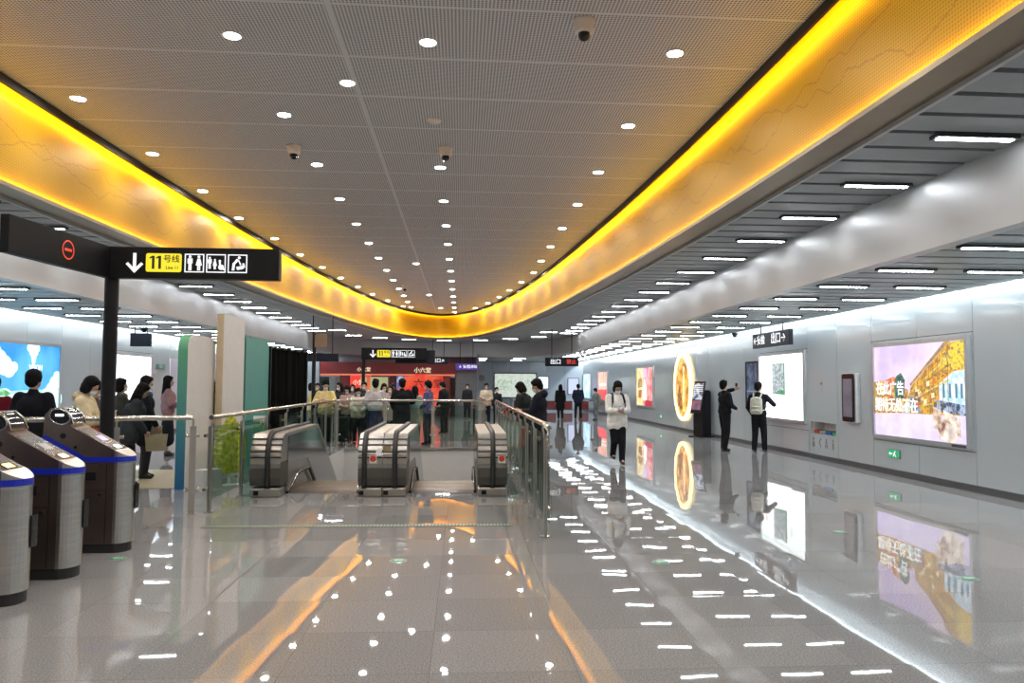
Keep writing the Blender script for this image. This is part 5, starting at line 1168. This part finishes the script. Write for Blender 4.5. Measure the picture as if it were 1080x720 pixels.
# --- far right: two standing and one with a backpack at the ticket gates
person('person in long black coat standing with back turned at the far gates, left of two', 4.72, 36.2, 5, 1.62, top='blk_long', top_c=(.010, .010, .011), hem=.50, bulk=1.15, hair='long', mask=False, fine=.018)
person('man in navy jacket standing with back turned at the far gates, right of two', 5.58, 36.2, -4, 1.64, lh=(-.18, .22, .95), rh=(.18, .22, .95), lf=(-.14, 0), rf=(.14, 0), top='navy_far', top_c=(.015, .022, .04), hem=.80, bulk=1.25, hair='short', mask=False, fine=.018)
p = person('person in grey with green backpack at the far gates beside the white jacket', 6.3, 35.4, 60, 1.46, lh=(-.1, .3, 1.05), rh=(.1, .3, 1.05), top='grey_far', top_c=(.16, .18, .19), hem=.8, bulk=1.1, hair='short', pitch=20, mask=True, bot_c=(.14, .15, .17), fine=.018)
backpack(p, 'olive green backpack on the small person at the far gates', ('bp_olive', (.16, .19, .14)), ('bp_olive', (.16, .19, .14)), 1.0)
# --- crowd beyond the far railing
Pn = {}
def crowd(px, Y, *a, **k): return person(a[0], gx(px, Y), Y, *a[1:], **k)
crowd(344, 20.9, 'masked person in yellow jacket resting arms on the far railing', 178, 1.70, lh=(-.12, .34, 1.20), rh=(.12, .34, 1.20), pitch=18, turn=20, lean=8, top='yellow_j', top_c=(.62, .48, .20), hem=.85, bulk=1.12, hair='curly', fine=.014)
crowd(329, 23.2, 'person in pale yellow coat half hidden behind the black curtain edge', -80, 1.62, top='paleyellow', top_c=(.60, .50, .24), hem=.70, bulk=1.1, hair='bob', fine=.016)
crowd(358, 22.4, 'dark haired person standing behind the yellow jacket by the railing', 150, 1.64, top='dark_c1', top_c=(.03, .03, .035), hem=.75, hair='long', fine=.016)
crowd(367, 21.75, 'woman in flower patterned blouse behind the far railing above the litter bin', 170, 1.56, lh=(-.1, .25, 1.1), rh=(.1, .25, 1.1), pitch=25, top='pattern_blouse', top_c=(.34, .24, .20), hem=.80, hair='bob', fine=.014)
crowd(378, 21.25, 'short person in beige puffer jacket behind the far railing', -165, 1.50, lh=(-.08, .28, 1.02), rh=(.08, .28, 1.02), pitch=20, top='beige_puffer', top_c=(.50, .45, .38), hem=.78, bulk=1.25, hair='short', fine=.014)
crowd(384, 23.2, 'dark haired person with mask facing the viewer between beige puffer and white top', 185, 1.66, top='dark_c2', top_c=(.02, .03, .04), hem=.75, hair='short', fine=.016)
crowd(396, 21.0, 'person in greyish white top and long navy skirt seen from behind at the railing', 10, 1.72, lh=(-.16, .15, 1.0), rh=(.16, .15, 1.0), top='greywhite', top_c=(.46, .43, .43), hem=.92, bulk=1.1, bottom='skirt', bot_c=(.015, .022, .06), skirt_hem=.25, hair='curly', fine=.014)
crowd(405, 23.5, 'woman with long dark hair and pale sleeves in the middle of the crowd', 200, 1.62, lh=(-.12, .28, 1.08), rh=(.12, .28, 1.08), pitch=15, top='palepink', top_c=(.45, .36, .34), hem=.82, hair='long', fine=.016)
crowd(412, 22.5, 'person with light coat and tan bag half hidden behind the black coat', 165, 1.56, top='lightcoat', top_c=(.38, .33, .28), hem=.6, hair='bob', fine=.016)
p = crowd(424, 21.2, 'large person in black coat with curly hair before the round red sign', 20, 1.73, lh=(-.2, .1, .95), rh=(.24, .26, 1.08), top='black_coat', top_c=(.008, .009, .011), hem=.52, bulk=1.35, hair='curly', mask=False, fine=.014)
hand_bag(p['hands'][1]+Vector((.12, -.1, .04)), 'teal green rolled bag held out by the person in the black coat', .62, .13, .12, cloth('teal_bag', (.18, .38, .34)), 'teal_bag', 0, .03)
crowd(438, 21.8, 'small person with long beige coat and dark hair beside the teal bag', -20, 1.55, top='beige_c', top_c=(.33, .30, .25), hem=.52, bulk=1.1, bottom='trousers', bot_c=(.012, .012, .014), hair='long', fine=.014, mask=False)
crowd(452, 20.95, 'man in blue and purple jacket standing sideways by the far railing', 70, 1.70, lh=(-.1, .2, 1.0), rh=(.1, .2, 1.0), pitch=10, top='purple_j', top_c=(.10, .09, .20), hem=.84, bot_c=(.012, .014, .03), hair='short', fine=.014)
p = crowd(470, 25.7, 'man in black jacket bending slightly with a bag right of the crowd', 60, 1.70, lh=(-.12, .25, .95), rh=(.12, .25, .95), pitch=20, lean=8, top='black_j2', top_c=(.010, .012, .012), hem=.8, bulk=1.15, hair='short', lf=(-.16, 0), rf=(.16, .05), fine=.014)
crowd(493, 36.0, 'distant dark figure before the grey shutter under the purple sign', 170, 1.62, top='dark_c3', top_c=(.02, .02, .025), hem=.7, hair='short', fine=.02)
crowd(513, 30.0, 'person in cream top sitting-height beyond the second railing near the map', 178, 1.66, lh=(-.1, .28, 1.05), rh=(.1, .28, 1.05), pitch=10, top='cream', top_c=(.50, .42, .33), hem=.82, bulk=1.1, hair='bun', fine=.018)
crowd(524, 31.0, 'dark clothed person behind the railing beside the one in cream', 200, 1.50, top='dark_c4', top_c=(.02, .022, .025), hem=.8, hair='short', fine=.018)
crowd(551, 27.0, 'dark clothed person further back behind the pair at the right railing', 180, 1.55, top='dark_c5', top_c=(.015, .02, .018), hem=.8, hair='short', fine=.018)
# more people in the queue along the shop
crowd(335, 27.0, 'person in dark coat far behind the pole with the brown board', 180, 1.62, top='dark_c6', top_c=(.02, .02, .022), hem=.7, hair='short', fine=.02)
crowd(414, 27.5, 'distant person in red top in front of the glowing round sign', 180, 1.60, top='red_far', top_c=(.16, .03, .03), hem=.8, hair='short', fine=.02)
crowd(372, 27.0, 'distant person in white mask between the shop pillars', 175, 1.58, top='grey_c', top_c=(.10, .10, .11), hem=.8, hair='long', fine=.02)
# --- left side behind the short railing
crowd(-7, 10.9, 'person in dark red jacket cut off by the left edge of the picture', 10, 1.70, top='maroon', top_c=(.13, .008, .014), hem=.8, bulk=1.05, hair='short', mask=False, fine=.010)
crowd(36, 10.6, 'man in black suit seen from behind before the blue sky poster', -2, 1.77, lh=(-.22, .12, .9), rh=(.22, .12, .9), top='black_suit', top_c=(.006, .006, .009), hem=.76, bulk=1.12, hair='short', mask=False, fine=.009)
p = crowd(86, 10.7, 'person in beige hooded jacket facing right and looking at a phone', -80, 1.70, lh=(-.05, .34, 1.16), rh=(.08, .34, 1.16), palm=PH['palm'], pitch=26, lean=6, top='beige_hood', top_c=(.58, .47, .30), hem=.80, bulk=1.22, hair='bob', hood=True, fine=.009, mask=True)
phone(mid(p['hands'])+Vector((.03, 0, .03)), 'phone held by the person in the beige hooded jacket', -80, -50)
T_ = p['T']
sb = empty('shoulder_bag', (0, 0, 0)); tag(sb, 'red shoulder bag with dark strap carried by the person in beige', 'bag', 'bags carried by people')
MB().tube([T_((.05, -.16, 1.02)), T_((-.08, -.15, 1.3)), T_((-.15, -.02, 1.465)), T_((-.10, .13, 1.30)), T_((.12, .17, 1.02))], .014, 8, mat('strap_brown', (.05, .02, .015), .6)).build('strap', None, sb)
me = fuse([('c', T_((.10, .20, .90)), .07, T_((.24, .14, .90)), .07), ('c', T_((.10, .20, 1.0)), .055, T_((.24, .14, 1.0)), .055)], .014, 'bag_body', 2); me.materials.clear(); me.materials.append(cloth('red_bag', (.42, .03, .02)))
c = bpy.data.objects.new('bag', me); COL.objects.link(c); c.parent = sb; sb.matrix_world = p['M']
crowd(101, 12.9, 'person half hidden behind the one in the beige jacket, masked', -85, 1.60, pitch=15, lh=(-.1, .3, 1.1), rh=(.1, .3, 1.1), top='brown_c', top_c=(.10, .07, .06), hem=.8, hair='short', fine=.012)
crowd(128, 14.0, 'person with fur collar partly hidden by the black sign pole', -60, 1.68, top='olive_dark', top_c=(.04, .04, .035), hem=.7, bulk=1.2, hair='bob', collar=('fur', (.22, .17, .11)), fine=.012)
p = crowd(137, 12.6, 'person bending with dark grey padded coat just right of the black pole', -70, 1.62, lean=14, pitch=20, lh=(-.1, .25, .9), rh=(.1, .25, .9), top='charcoal_pad', top_c=(.035, .037, .04), hem=.72, bulk=1.35, hair='long', mask=False, fine=.012)
hand_bag((gx(138, 12.2), 12.2, .55), 'large clear plastic bag hanging near the floor right of the pole', .42, .40, .2, glass_mat('clear_plastic', (.86, .88, .88), .9), 'plastic_bag', 20)
p = crowd(154, 13.6, 'masked woman in black coat facing right carrying a brown paper bag', -75, 1.72, lh=(-.12, .18, .82), rh=(.20, .22, .86), pitch=8, top='black_coat3', top_c=(.012, .013, .018), hem=.62, bulk=1.1, hair='long', collar=('blue_scarf', (.05, .09, .16)), fine=.012, bot_c=(.04, .04, .05))
mask_dark = None
hand_bag(p['hands'][1]+Vector((0, -.06, -.10)), 'brown and cream paper bag carried by the masked woman in black', .36, .28, .16, mat('paper_bag', (.42, .33, .20), .7, var=.15), 'paper_bag', 20, .12)
hand_bag(p['hands'][0]+Vector((.02, -.12, .05)), 'cream cloth bag under the arm of the masked woman in black', .22, .34, .1, mat('cream_bag', (.5, .47, .42), .7, var=.1), 'cloth_bag', 10, .1)
p = crowd(178, 17.8, 'woman in dusty pink top and long black skirt with long black hair', -70, 1.76, lh=(-.1, .25, 1.05), rh=(.15, .28, 1.1), top='dusty_pink', top_c=(.30, .16, .16), hem=.86, bulk=1.2, bottom='skirt', bot_c=(.010, .010, .012), skirt_hem=.30, hair='long', mask=False, fine=.014)
crowd(222, 19.2, 'dark figure seen through the gap between the white display boards, left', 170, 1.66, top='dark_g1', top_c=(.02, .015, .015), hem=.7, hair='long', fine=.018)
crowd(230, 20.4, 'dark figure seen through the gap between the white display boards, right', 200, 1.68, top='dark_g2', top_c=(.03, .012, .012), hem=.7, hair='short', fine=.018)
